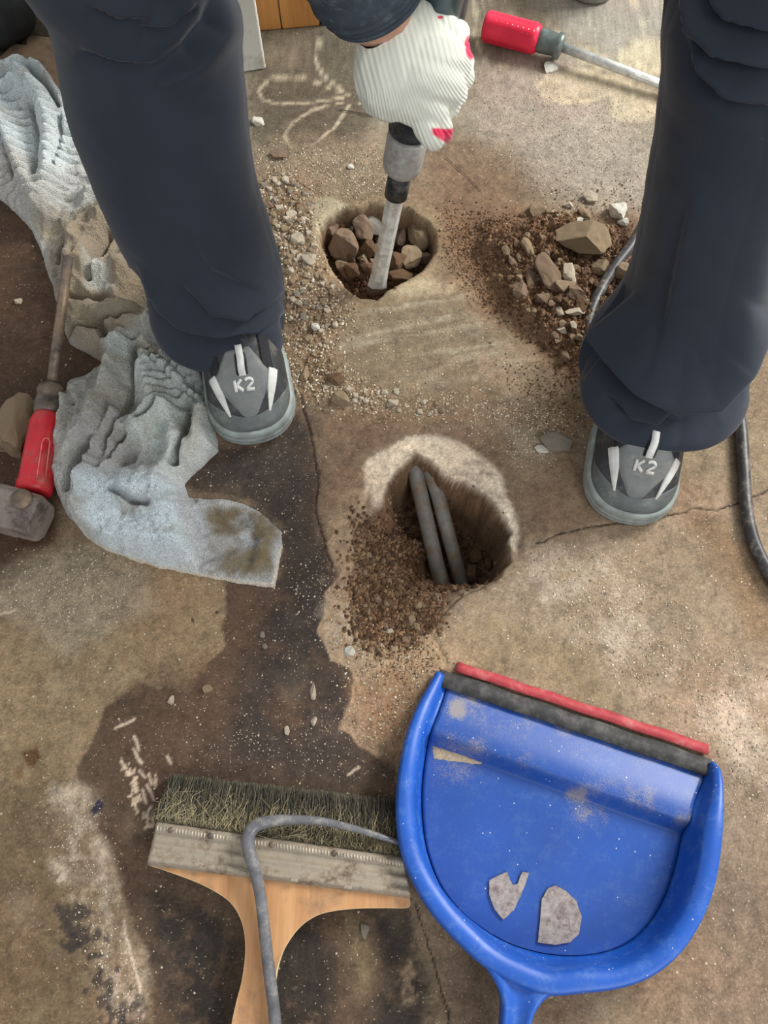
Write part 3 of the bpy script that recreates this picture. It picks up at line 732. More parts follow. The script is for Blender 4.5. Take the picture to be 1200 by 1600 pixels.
# hair, eyes, ears and nose on the bowed head
hv = Vector((.035, .425, 1.235))
bm = bmesh.new(); bmesh.ops.create_icosphere(bm, subdivisions=4, radius=1.0)
for v in bm.verts:
    d = v.co.copy(); v.co = hv+Vector((d.x*.088, d.y*.105, d.z*.095+.012))
    if d.z < -.25: v.co.z = hv.z-.02+d.z*.02
    v.co += Vector((0, 0, .003*mnoise.noise(d*9)))
obj('hair', bm, MT_HAIR, person)
for sx in (-1, 1):
    bm = bmesh.new(); bmesh.ops.create_icosphere(bm, subdivisions=3, radius=.011)
    bmesh.ops.translate(bm, verts=bm.verts, vec=Vector((.035+sx*.030, .345, 1.16))); obj('eye', bm, MT_WHITE, person)
    bm = bmesh.new(); bmesh.ops.create_icosphere(bm, subdivisions=3, radius=1)
    for v in bm.verts: v.co = Vector((.035+sx*.088+v.co.x*.008, .43+v.co.y*.018, 1.20+v.co.z*.028))
    obj('ear', bm, MT_SKIN, person)
bm = bmesh.new(); tube_bm(bm, [(.035, .335, 1.17), (.035, .318, 1.148), (.035, .316, 1.138), (.035, .33, 1.132)], [.006, .012, .014, .009], 12); obj('nose', bm, MT_SKIN, person)
bm = bmesh.new(); tube_bm(bm, [(.013, .345, 1.112), (.035, .336, 1.110), (.057, .345, 1.112)], [.002, .005, .002], 8); obj('mouth', bm, M_simple('lip_skin', (170, 104, 96)), person)

# jacket: torso tube and two sleeves in one mesh
def jacket():
    d = (WR-ELB).normalized()
    e1 = P(545, 35, .72); e2 = P(668, 8, .70)
    bm = bmesh.new()
    c1 = P(608, 40, .700)
    dirn = (Vector(ELB)-c1).normalized()
    pts = [c1+dirn*(.026), c1+dirn*.036, c1+dirn*.05, c1+dirn*.12, ELB-dirn*.08, ELB+Vector((0, -.01, .05)), (ELB+SHL)/2, SHL]
    pts = catmull(pts, 6); n = len(pts)
    rad = [float(np.interp(i/(n-1), [0, .1, .3, .6, .8, 1], [.042, .044, .050, .058, .066, .075])) for i in range(n)]
    rad = [r*(1+.03*math.sin(i*1.7)) for i, r in enumerate(rad)]
    tube_bm(bm, pts, rad, 40, False)
    p2 = catmull([WR2+(ELB2-WR2)*.1, (WR2+ELB2)/2, ELB2, (ELB2+SHR)/2, SHR], 6); n = len(p2)
    tube_bm(bm, p2, [float(np.interp(i/(n-1), [0, .5, 1], [.042, .058, .075])) for i in range(n)], 32, False)
    tor = catmull([(.04, .92, .93), (.04, .87, 1.0), (.04, .78, 1.08), (.035, .66, 1.17), (.035, .57, 1.20)], 6); n = len(tor)
    rr = tube_bm(bm, tor, [float(np.interp(i/(n-1), [0, .3, .7, .9, 1], [.20, .20, .20, .15, .07])) for i in range(n)], 40, False, .75)
    o = obj('jacket', bm, MT_SLEEVE, person)
    m = o.modifiers.new('t', 'SOLIDIFY'); m.thickness = .003; m.offset = 1
jacket()

# ------------------------------------------------------------------ GLOVES (palm, five fingers, ribbed cuff), fused into one knitted surface
def glove_mat():
    t = NT('white_knit_glove'); a = t.n('ShaderNodeAttribute'); a.attribute_name = 'Col'
    w = t.n('ShaderNodeTexWave'); w.bands_direction = 'X'; w.inputs['Scale'].default_value = 1.0
    b = t.n('ShaderNodeAttribute'); b.attribute_name = 'Rib'
    sp = t.n('ShaderNodeSeparateColor'); t.l(b.outputs['Color'], sp.inputs[0])
    def sine(o, f):
        m = t.n('ShaderNodeMath', operation='MULTIPLY'); t.l(o, m.inputs[0]); m.inputs[1].default_value = f
        s = t.n('ShaderNodeMath', operation='SINE'); t.l(m.outputs[0], s.inputs[0])
        h = t.n('ShaderNodeMath', operation='MULTIPLY_ADD'); t.l(s.outputs[0], h.inputs[0]); h.inputs[1].default_value = .5; h.inputs[2].default_value = .5
        return h.outputs[0]
    rib = sine(sp.outputs[0], 2*math.pi/.0052*1.0)      # cuff ribs
    knit = sine(sp.outputs[0], 2*math.pi/.0026); cross = sine(sp.outputs[1], 2*math.pi/.0022)
    kk = t.n('ShaderNodeMath', operation='MULTIPLY'); t.l(knit, kk.inputs[0]); t.l(cross, kk.inputs[1])
    h = t.mix(knit, rib, sp.outputs[2])
    col = t.mix(a.outputs['Color'], (.66, .66, .60, 1), t.ramp(h, [(0.0, .32), (.6, 0.0)]), 'MULTIPLY')
    n1 = t.bump(h, .7, .0009)
    n2 = t.bump(t.noise(1200, 3), .3, .0006, n1)
    return t.fin(col, .9, 0, n2, .2, .3)
MT_GLOVE = glove_mat()
def make_glove(chains, cuff, palm_dir, view_dir, mirror_label, seed, redf):
    bm = bmesh.new()
    for pts, rad in chains:
        pts = [Vector(p) for p in pts]
        cp = catmull(pts, 6); n = len(cp); rr = [float(np.interp(i/(n-1)*(len(rad)-1), range(len(rad)), rad)) for i in range(n)]
        for i in range(n):
            mt = Matrix.Translation(cp[i]) @ Matrix.Diagonal((rr[i], rr[i], rr[i], 1))
            bmesh.ops.create_icosphere(bm, subdivisions=2, radius=1.0, matrix=mt)
    me = bpy.data.meshes.new('g'); bm.to_mesh(me); bm.free(); o = bpy.data.objects.new('g', me); COL.objects.link(o)
    m = o.modifiers.new('r', 'REMESH'); m.mode = 'VOXEL'; m.voxel_size = .0016
    s = o.modifiers.new('s', 'SMOOTH'); s.factor = .6; s.iterations = 7
    dg = bpy.context.evaluated_depsgraph_get(); dg.update()
    nm = bpy.data.meshes.new_from_object(o.evaluated_get(dg)); nm.name = 'glove'; bpy.data.objects.remove(o)
    bm = bmesh.new(); bm.from_mesh(nm); cn = (Vector(cuff[3])-Vector(cuff[2])).normalized()
    bmesh.ops.bisect_plane(bm, geom=bm.verts[:]+bm.edges[:]+bm.faces[:], plane_co=Vector(cuff[2]), plane_no=cn, clear_inner=True)
    bm.normal_update(); bm.to_mesh(nm); bm.free()
    n = len(nm.vertices); V = np.empty(n*3, np.float32); nm.vertices.foreach_get('co', V); V = V.reshape(-1, 3).astype(float)
    N = np.empty(n*3, np.float32); nm.vertices.foreach_get('normal', N); N = N.reshape(-1, 3).astype(float)
    axis = np.array((Vector(cuff[1])-Vector(cuff[0])).normalized())
    pr = np.cross(axis, np.array(view_dir)); pr /= np.linalg.norm(pr)
    rel = V-np.array(cuff[0]); u = rel@pr; al = rel@axis; third = np.cross(pr, axis)
    # angular measure round the wrist so the ribs fan with the hand
    ang = u-.25*np.maximum(al-.03, 0)*np.sign(u)*np.abs(u)/.04
    cm = 1-sst(.020, .042, al)
    nz = fbm(V[:, 0]+V[:, 2], V[:, 1]-V[:, 2]*.6, .012, seed, 3)
    red = redf(V, N, nz)
    base = np.array(s2l((226, 228, 214)))*(1-.0*nz[:, None]); pk = np.array(s2l((222, 36, 84)))
    c = base*(1-red[:, None])+pk*red[:, None]
    cattr(nm, 'Col', c); cattr(nm, 'Rib', np.stack([ang, al, cm], 1))
    nm.materials.clear(); nm.materials.append(MT_GLOVE)
    for p in nm.polygons: p.use_smooth = True
    return objm('glove', nm, person)
# visible hand: a fist closed round the tool
D0 = .735
def g(px, py, d): return P(px, py, d)
chains = [
    ([g(700, 140, .742), g(700, 165, .750)], [.018, .013]), ([g(716, 75, .750), g(722, 120, .750)], [.012, .013]),
    # back of the hand, four metacarpals from wrist to knuckles
    ([g(606, 92, .715), g(650, 76, .722), g(700, 62, .742)], [.030, .026, .018]),
    ([g(600, 105, .712), g(652, 96, .715), g(706, 100, .735)], [.030, .027, .020]),
    ([g(604, 118, .716), g(648, 124, .716), g(696, 138, .735)], [.029, .027, .020]),
    ([g(606, 118, .720), g(640, 150, .724), g(674, 178, .738)], [.027, .025, .018]),
    # cuff
    ([g(613, 70, .706), g(608, 100, .712), g(612, 128, .722)], [.033, .035, .036]),
    ([g(645, 40, .712), g(650, 70, .722)], [.024, .028]),
    ([g(676, 20, .722), g(690, 52, .735)], [.012, .020]),
    # fingers wrap behind the barrel
    ([g(700, 62, .742), g(716, 52, .766), g(706, 50, .80), g(684, 56, .815)], [.0135, .0125, .0115, .0105]),
    ([g(706, 100, .735), g(722, 98, .760), g(712, 96, .80), g(688, 98, .820)], [.0145, .0130, .0115, .0105]),
    ([g(696, 138, .735), g(712, 148, .758), g(702, 152, .80), g(676, 150, .818)], [.0140, .0125, .0115, .0105]),
    # little finger, its red tip curling round at the bottom
    ([g(674, 182, .738), g(688, 200, .748), g(688, 210, .772), g(672, 214, .79)], [.0125, .0128, .0118, .010]),
    ([g(664, 200, .735), g(676, 218, .742), g(682, 218, .765)], [.0120, .0108, .009]),
    # thumb on the other side of the barrel
    ([g(640, 60, .735), g(655, 30, .77), g(668, 20, .80), g(690, 24, .815)], [.018, .0155, .0135, .0115]),
]
VD = np.array(ray(660, 120)); VD = VD/np.linalg.norm(VD)
def red1(V, N, nz):
    px, py = project(V)
    d = V[:, 1]*ST-(V[:, 2]-CAM_H)*CT
    away = N@VD
    rightside = sst(-.02, .15, away+.12*nz)*sst(690, 716, px)*(py < 150)
    tip = sst(672, 680, px+12*nz)*sst(198, 202, py+3*nz)*(1-sst(217, 222, py-(px-690)*.7))
    deep = sst(.775, .79, d)
    nick = sst(.35, .6, 1-np.hypot((px-688)/9, (py-27)/5))
    edge = sst(.30, .5, 1-np.hypot((px-736-3*nz)/16, (py-74)/32))
    return np.clip(rightside*.9+tip+deep+nick+edge, 0, 1)
make_glove(chains, (g(600, 66, .706), g(626, 170, .74), g(604, 84, .672), g(604, 84, .672)+(WR-ELB)), None, VD, None, 600, red1)
# second hand on the rear handle, out of frame
h2 = HAND2
c2 = [([WR2, h2+Vector((.03, -.03, .02)), h2+Vector((.02, -.04, .0))], [.032, .030, .022])]
for k in range(4):
    o = (k-1.5)*.021
    b = Vector((o, 0, .0))
    c2.append(([h2+b+Vector((.01, -.030, .01)), h2+b+Vector((.0, -.045, -.012)), h2+b+Vector((0, -.028, -.036)), h2+b+Vector((0, -.002, -.034))], [.0135, .0125, .0115, .0105]))
c2.append(([h2+Vector((.045, -.02, .02)), h2+Vector((.05, .0, -.01)), h2+Vector((.03, .02, -.03))], [.017, .0145, .012]))
make_glove(c2, (WR2, h2, WR2, h2), None, (0, 1, -.3), None, 640, lambda V, N, nz: (N[:, 1] > .5).astype(float))

# ------------------------------------------------------------------ DEMOLITION HAMMER
L_hand = (HAND-TIP).length
hammer = thing('demolition_hammer', 'grey demolition hammer with flat steel chisel standing in the round rubble-filled hole', 'power tool', tuple(TIP))
a1 = AX; b1 = Vector((1, 0, 0)); b1 = (b1-a1*b1.dot(a1)).normalized(); b2 = a1.cross(b1)
def along(px, py):
    """distance up the tool axis whose projection has this row"""
    lo, hi = 0, 1.0
    for _ in range(50):
        m = (lo+hi)/2; q = TIP+AX*m
        if project(np.array(q))[1] > py: lo = m
        else: hi = m
    return lo
s_tip = along(0, 448); s_band = along(0, 304); s_ch0 = along(0, 262); s_ch1 = along(0, 204)
def hexbar(prof, n=6, rot=0.0):
    bm = bmesh.new(); rings = []
    for s, wx, wy in prof:
        rings.append([bm.verts.new(TIP+a1*s+b1*math.cos(2*math.pi*k/n+rot)*wx+b2*math.sin(2*math.pi*k/n+rot)*wy) for k in range(n)])
    for i in range(len(rings)-1):
        for k in range(n): bm.faces.new((rings[i][k], rings[i][(k+1) % n], rings[i+1][(k+1) % n], rings[i+1][k]))
    bm.faces.new(rings[0][::-1]); bm.faces.new(rings[-1]); return bm
ch = obj('chisel', hexbar([(s_tip, .0142, .0060), (s_tip+.012, .0130, .0085), (s_tip+.035, .0118, .0108), (s_band, .0112, .0112)], 6, 0.0), MT_STEEL, hammer, smooth=False); bevel(ch, .0012, 2, 20)
obj('cutting_edge', hexbar([(0, .0135, .0010), (s_tip*.5, .0142, .004), (s_tip, .0142, .0060)], 6, 0.0), MT_DSTEEL, ch, smooth=False)
lathe('shank_collar', TIP+a1*(s_band-.002), a1, [(0, .0125), (.001, .0142), (s_ch0-s_band, .0142)], MT_BLACK, hammer)
r_ch = 31*.90/FPX
lathe('chuck', TIP+a1*(s_ch0-.004), a1, [(0, .014), (0, r_ch*.80), (.004, r_ch*.93), (.012, r_ch), (s_ch1-s_ch0-.004, r_ch), (s_ch1-s_ch0, r_ch*.96)], MT_CHUCK, hammer, 48)
lathe('locking_ring', TIP+a1*s_ch1, a1, [(0, r_ch*1.0), (.003, r_ch*1.03), (.006, r_ch*.90), (.022, r_ch*.80), (.030, r_ch*.86), (.040, r_ch*.80)], MT_BLACK, hammer, 40)
barrel = lathe('barrel', TIP+a1*(s_ch1+.035), a1, [(0, .020), (.03, .024), (.13, .026), (.15, .038), (.20, .046), (.32, .048), (.34, .040)], MT_TEAL, hammer, 40)
# clear grey-green fins of the housing that show beside the glove
for dx in (.030, .045):
    c = P(703+(dx-.030)*900, 22, .83); bmx = bmesh.new(); tube_bm(bmx, [c-a1*.03, c+a1*.12], [.0075, .010], 16); obj('housing_tube', bmx, M_simple('glossy_grey_green_plastic', (104, 122, 120), .15, var=.1), barrel)
bm = bmesh.new(); hp = catmull([TIP+a1*(s_ch1+.37)-b1*.05, TIP+a1*(s_ch1+.45)-b1*.06, HAND2-b1*.055, HAND2+b1*.055, TIP+a1*(s_ch1+.45)+b1*.06, TIP+a1*(s_ch1+.37)+b1*.05], 8)
tube_bm(bm, hp, .0135, 16); obj('rear_handle', bm, MT_BLACK, hammer)
# ------------------------------------------------------------------ TOWEL
TOWEL = [(-70, 110), (0, 98), (40, 100), (75, 118), (100, 150), (112, 190), (135, 215), (200, 240), (300, 330), (300, 450), (300, 545), (318, 590), (332, 650), (338, 700), (305, 730), (284, 752), (292, 772), (350, 776), (388, 786), (418, 806), (439, 828), (440, 852), (427, 914), (380, 908), (330, 900), (250, 885), (200, 870), (160, 855), (130, 835), (102, 802), (84, 765), (74, 725), (82, 690), (96, 650), (92, 616), (100, 598), (135, 576), (158, 560), (130, 545), (104, 530), (88, 490), (78, 440), (70, 420), (60, 385), (45, 352), (20, 325), (0, 306), (-70, 260)]
def build_towel():
    pts = Wl(TOWEL, .012)
    st = .0017
    X = np.arange(pts[:, 0].min()-.01, pts[:, 0].max()+.01, st); Y = np.arange(pts[:, 1].min()-.01, pts[:, 1].max()+.01, st)
    gx, gy = np.meshgrid(X, Y); x = gx.ravel(); y = gy.ravel()
    wx = x+.0028*fbm(x, y, .03, 701, 3); wy = y+.0028*fbm(x, y, .03, 705, 3)
    d = sdf(x+.0018*fbm(x, y, .012, 709, 3), y+.0018*fbm(x, y, .012, 712, 3), pts)
    def ml(px, w, amp, warp=True):
        p = Wl(px, .015); dd = pld(wx, wy, p); return amp*1.35*np.exp(-(dd/w)**2)
    def mp(px, soft, warp=.008):
        p = Wl(px, .015); return sst(-soft, soft, sdf(x+warp*fbm(x, y, .03, 720, 3), y+warp*fbm(x, y, .03, 723, 3), p))
    h = .012+.004*fbm(x, y, .07, 730, 3)
    # broad crumples
    r = 1-np.abs(fbm(x, y*.8, .055, 740, 3, .55)); h += .017*(r**2.2-.4)*mp([(60, 300), (320, 300), (340, 740), (260, 780), (70, 760), (60, 560)], .02)
    r2 = 1-np.abs(fbm(x*1.0, y, .024, 745, 3, .6)); h += .0055*(r2**3-.4)*(1-.6*mp([(-100, 90), (100, 100), (130, 230), (100, 330), (40, 360), (-100, 300)], .02))
    # ridges
    for px, w, a in [([(-20, 150), (10, 215), (35, 270), (60, 340)], .016, .020), ([(38, 130), (70, 165), (85, 215), (82, 275), (78, 330)], .016, .024), ([(70, 110), (98, 150), (112, 200)], .012, .018), ([(0, 110), (45, 108), (85, 135)], .010, .014),
                     ([(150, 300), (125, 360), (112, 420), (105, 470)], .012, .014), ([(190, 320), (150, 370), (130, 420)], .020, .020), ([(150, 430), (180, 425)], .018, .020), ([(110, 495), (160, 488), (240, 500)], .010, .014), ([(110, 520), (150, 528), (170, 545)], .012, .012), ([(165, 515), (235, 512), (290, 530)], .008, .014), ([(150, 500), (220, 492)], .007, .012),
                     ([(195, 540), (178, 590), (160, 640), (140, 700)], .014, .026), ([(230, 540), (290, 600)], .007, .010), ([(225, 560), (310, 630)], .007, .012), ([(230, 590), (250, 640), (220, 680)], .018, .024), ([(265, 650), (280, 700), (262, 745)], .014, .022), ([(320, 650), (310, 700), (290, 740)], .012, .020),
                     ([(190, 660), (160, 720), (140, 770), (130, 820)], .010, .022), ([(185, 705), (165, 740), (150, 770)], .009, .020), ([(100, 640), (115, 700), (105, 760)], .022, .016), ([(150, 800), (200, 780), (260, 800)], .030, .022), ([(180, 840), (240, 850), (290, 850)], .016, .014),
                     ([(290, 800), (345, 788), (395, 800), (415, 835), (400, 875)], .008, .009), ([(300, 850), (350, 845), (390, 825)], .010, .008), ([(300, 880), (350, 872), (400, 850)], .007, .006), ([(60, 160), (30, 140), (-20, 145)], .010, .012)]:
        h += ml(px, w, a)
    # creases
    for px, w, a in [([(0, 132), (28, 134), (48, 146)], .0035, .018), ([(52, 168), (62, 225), (56, 290)], .0035, .020), ([(50, 118), (78, 145), (98, 178)], .0035, .022), ([(102, 190), (95, 240), (88, 270)], .003, .016), ([(0, 190), (10, 235), (28, 290)], .003, .012), ([(161, 304), (140, 330), (118, 352), (104, 385), (96, 412)], .0045, .022), ([(172, 372), (150, 412), (142, 440)], .004, .018), ([(110, 465), (160, 467), (190, 478), (222, 486)], .0040, .020), ([(104, 522), (135, 520), (160, 512), (170, 538), (210, 536)], .004, .018), ([(150, 505), (210, 506)], .003, .012),
                     ([(216, 548), (212, 600), (200, 650)], .004, .020), ([(212, 640), (186, 672), (160, 726)], .0045, .020), ([(200, 690), (178, 712), (160, 745)], .004, .020), ([(300, 650), (292, 690), (278, 735)], .004, .022), ([(225, 668), (260, 640), (296, 640)], .004, .018), ([(205, 715), (190, 722)], .007, .018), ([(182, 775), (215, 792), (238, 796)], .004, .016), ([(112, 770), (128, 740), (150, 700)], .004, .014), ([(136, 780), (128, 810), (136, 840)], .003, .010),
                     ([(310, 878), (345, 868), (372, 850), (395, 845)], .004, .010), ([(335, 820), (380, 815), (398, 840), (388, 870)], .005, .006), ([(285, 760), (300, 780)], .004, .014), ([(245, 555), (310, 612)], .003, .010), ([(238, 572), (318, 640)], .003, .010), ([(96, 600), (120, 640)], .004, .008)]:
        h -= ml(px, w, a)
    # terry ribs across the upper part
    rb = mp([(-100, 90), (100, 100), (130, 230), (100, 330), (40, 360), (-100, 300)], .02)
    ph = (y*.95-x*.25+.008*fbm(x, y, .06, 760, 3)+.5*(x+.50)**2)/.0185*math.pi*2
    h += rb*.016*(np.abs(np.sin(ph/2))**.6-.6)
    rb2 = mp([(230, 545), (330, 600), (330, 660), (230, 640)], .01); h += rb2*.0040*np.sin((y*.9-x*.6+.004*fbm(x, y, .03, 765, 2))/.0135*math.pi*2)
    h += .0020*fbm(x, y, .0055, 770, 3, .7)
    # flat edge that lies on the floor, with its hem
    fl = mp([(290, 770), (400, 780), (450, 830), (430, 930), (330, 910), (160, 870), (150, 850), (290, 865)], .012, .003)
    h = h*(1-fl)+(.006+.55*(h-.012).clip(-.008, .03))*fl+fl*.0016*fbm(x*1.0+y, y*2.2, .016, 733, 3)
    h = np.maximum(h, .0035)
    h = h*np.sqrt(sst(-.0005, .012, d)*.75+.25*sst(-.0005, .003, d))
    zb = floor_height(x, y)
    z = np.where(d > 0, h, 0)+.0002
    D2 = d.reshape(len(Y), len(X)); gyy, gxx = np.gradient(D2, st); gl = np.hypot(gxx, gyy)+1e-6
    out = (d < 0)&(d > -.004); x = np.where(out, x-d*(gxx/gl).ravel(), x); y = np.where(out, y-d*(gyy/gl).ravel(), y); z = np.where(d < 0, -.001, z)
    # colours
    c = np.zeros((len(x), 3)); c[:] = s2l((206, 207, 201))
    def lay(m, col, a=1.0):
        nonlocal c
        m = np.clip(m*a, 0, 1)[:, None]; c = c*(1-m)+s2l(col)*m
    def B(px, col, soft=.015, a=.9, brk=None, s=780):
        m = mp(px, soft, .016)
        if brk: m = m*sst(brk[0], brk[1], fbm(x, y, .035, s, 5, .65))
        lay(m, col, a)
    B([(-80, 90), (110, 110), (130, 210), (110, 260), (70, 300), (-80, 250)], (222, 232, 232), .02, .95)
    B([(0, 230), (60, 250), (70, 360), (30, 340), (-20, 300)], (196, 192, 184), .02, .9)
    B([(80, 290), (180, 250), (200, 330), (120, 350), (70, 340)], (182, 182, 176), .02, .8)
    B([(60, 350), (300, 300), (320, 520), (240, 510), (170, 560), (90, 540)], (150, 134, 108), .02, .95)
    B([(110, 340), (230, 340), (230, 460), (130, 470)], (150, 132, 106), .02, .8, (-.3, .3))
    B([(70, 370), (110, 350), (110, 440), (80, 450)], (160, 152, 138), .01, .8)
    B([(145, 415), (185, 420), (180, 460), (148, 455)], (196, 198, 188), .008, .9)
    B([(90, 570), (170, 550), (190, 600), (150, 700), (100, 700)], (168, 165, 154), .015, .9)
    B([(180, 540), (330, 560), (345, 700), (270, 740), (200, 700), (170, 620)], (200, 208, 202), .015, .9)
    B([(170, 560), (215, 560), (190, 700), (150, 700)], (166, 160, 140), .012, .6)
    B([(220, 545), (262, 545), (250, 575), (222, 570)], (160, 140, 108), .008, .7)
    B([(130, 690), (210, 640), (220, 720), (160, 780), (130, 780)], (172, 169, 166), .012, .9)
    B([(70, 690), (110, 690), (140, 840), (110, 820)], (196, 194, 186), .01, .8)
    B([(130, 770), (200, 740), (290, 760), (300, 870), (180, 870), (130, 840)], (214, 226, 230), .02, 1)
    B([(280, 760), (400, 780), (445, 830), (430, 915), (310, 890)], (188, 190, 192), .012, .9)
    B([(320, 780), (380, 785), (425, 810), (425, 890), (380, 890), (400, 840), (330, 825)], (120, 102, 66), .01, .95, (-.5, .0), 790)
    B([(350, 850), (425, 840), (420, 905), (340, 890)], (124, 108, 74), .01, .9, (-.4, .1), 795)
    B([(290, 650), (325, 640), (325, 700), (300, 730)], (172, 166, 148), .01, .6)
    dirt = sst(.0, .6, fbm(x, y, .05, 800, 5, .7)); lay(dirt, (140, 124, 98), .5)
    lay(sst(.25, .6, fbm(x, y, .02, 806, 4, .7)), (130, 112, 90), .45)
    # pale stitched border along the lying edge
    ed = pld(x, y, Wl([(130, 838), (160, 857), (200, 872), (250, 887), (330, 902), (380, 910), (427, 915), (441, 852)], .004))
    lay((1-sst(.0012, .0030, ed)), (222, 210, 188), .95)
    c *= (1+.07*fbm(x, y, .006, 810, 3))[:, None]
    nr, nc = len(Y), len(X); F = grid_faces(nr, nc); keep = (d[F] > 0).any(1); F = F[keep]
    used = np.zeros(len(x), bool); used[F.ravel()] = True; idx = np.cumsum(used)-1
    V = np.stack([x, y, z], 1)[used]; F = idx[F]
    t = NT('terry_cloth'); a = t.n('ShaderNodeAttribute'); a.attribute_name = 'Col'
    vo = t.n('ShaderNodeTexVoronoi'); vo.inputs['Scale'].default_value = 520; t.l(t.coord(), vo.inputs['Vector'])
    n = t.noise(300, 4, .7)
    col = t.mix(a.outputs['Color'], t.ramp(n, [(.3, .82), (.7, 1.14)]), 1.0, 'MULTIPLY')
    nm = t.bump(vo.outputs['Distance'], .9, .0024); nm = t.bump(n, .8, .0022, nm)
    mt = t.fin(col, .95, 0, nm, .1, .35)
    me = mesh_np('crumpled_towel', V, F, mt); cattr(me, 'Col', np.clip(c[used], 0, 1))
    o = objm('crumpled_towel', me)
    tag(o, 'crumpled pale blue-grey terry towel stained with brown mud beside the shoe', 'towel')
    return o, (X, Y, z.reshape(nr, nc))
towel, TZ = build_towel()
def towel_h(x, y):
    X, Y, Z = TZ; i = int(np.clip(np.searchsorted(Y, y), 0, len(Y)-1)); j = int(np.clip(np.searchsorted(X, x), 0, len(X)-1)); return float(Z[i, j])

# ------------------------------------------------------------------ SCREWDRIVERS
def fluted_handle(name, c0, c1, r, mat, parent, prof, flutes=6, depth=.10):
    """handle from c0 (butt) to c1 (neck), fluted"""
    ax = (c1-c0); L = ax.length; ax.normalize(); s = ax.cross(Vector((0, 0, 1))).normalized(); b = s.cross(ax)
    bm = bmesh.new(); rings = []; seg = 60
    for t, k, fl in prof:
        ring = []
        for q in range(seg):
            a = 2*math.pi*q/seg; rr = r*k*(1-depth*fl*(.5-.5*math.cos(flutes*a))**2)
            ring.append(bm.verts.new(c0+ax*L*t+s*math.cos(a)*rr+b*math.sin(a)*rr))
        rings.append(ring)
    for i in range(len(rings)-1):
        for q in range(seg): bm.faces.new((rings[i][q], rings[i][(q+1) % seg], rings[i+1][(q+1) % seg], rings[i+1][q]))
    bm.faces.new(rings[0][::-1]); bm.faces.new(rings[-1])
    return obj(name, bm, mat, parent)
MT_PINKLINE = M_simple('worn_pink_moulding', (232, 128, 130), .5, var=.1)
# left one, on the floor along the towel
b0 = W(52, 772, .024); b1_ = W(74, 648, .024); n1_ = W(79, 612, .024)
sd = thing('screwdriver', 'red-handled grimy steel screwdriver lying along the left edge of the towel', 'screwdriver', (b0.x, b0.y, 0))
hd1 = fluted_handle('handle', b0, b1_, .0215, MT_RED, sd, [(0, .80, 0), (.01, .93, 0), (.05, 1.0, 0), (.12, 1.0, 0), (.16, .95, 0), (.20, .99, 1), (.80, .95, 1), (.88, .90, 0), (.95, .80, 0), (1, .70, 0)])
axl = (n1_-b1_).normalized()
lathe('collar', b1_-axl*.002, axl, [(0, .0135), (.006, .0165), (.018, .0175), (.030, .0155), (.036, .0172), (.042, .015), (.046, .008)], MT_DSTEEL, sd)
tp = []
for (px, py, z) in ((79, 612, .024), (86, 560, .022), (93, 515, .024), (98, 465, .030), (104, 430, .038), (107, 402, .040)):
    q = W(px, py, z); zz = max(z, towel_h(q.x, q.y)+.006 if py < 520 else z); tp.append(W(px, py, zz))
tube('blade_shaft', [tp[0], tp[-1]*.5+tp[0]*.5, tp[-1]], [.0068, .0066, .0064], MT_DSTEEL, sd, 12)
# moulded panel lines on the handle top
zt = .024+.0212
def ln(name, pxs, zz, w, mat, parent):
    bm = bmesh.new(); tube_bm(bm, [W(a, b, zz) for a, b in pxs], w, 6); return obj(name, bm, mat, parent)
ln('moulded_outline', [(58, 742), (66, 690), (70, 684), (76, 685), (78, 691), (71, 744), (58, 746), (58, 742)], zt-.0018, .0007, MT_PINKLINE, hd1)
# right one, far side
f0 = W(757, 40, .026); f1 = W(842, 62, .026); f2 = W(880, 74, .024); f3 = W(1075, 148, .013)
sd2 = thing('screwdriver', 'bright red handled screwdriver with grey collar on the far floor near the glove', 'screwdriver', (f0.x, f0.y, 0))
hd2 = fluted_handle('handle', f0, f1, .0228, MT_REDHOT, sd2, [(0, .75, 0), (.01, .90, 0), (.06, 1.0, 0), (.10, 1.0, 1), (.82, .98, 1), (.88, 1.0, 0), (.96, .92, 0), (1, .80, 0)], 6, .10)
ax2 = (f2-f1).normalized()
lathe('collar', f1-ax2*.003, ax2, [(0, .0175), (.010, .0178), (.030, .0160), (.033, .0190), (.041, .0192), (.043, .012)], M_simple('grey_green_collar', (104, 114, 110), .4, .3, var=.15), sd2)
tube('blade_shaft', [f2, f3], [.0075, .0068], MT_STEEL, sd2, 12)
bm = bmesh.new()
axn = (f1-f0).normalized(); sdir = axn.cross(Vector((0, 0, 1))).normalized()
for row in (-1, 1):
    for k in range(9):
        c = f0+axn*(.012+k*.0088)+sdir*row*.0125+Vector((0, 0, .0172))
        box_bm(bm, c, axn*.0009, (sdir*1.0+Vector((0, 0, -row*.9))).normalized()*.004, Vector((0, 0, .0008)))
obj('grip_ribs', bm, M_simple('pale_pink_moulding', (246, 160, 168), .5), hd2)

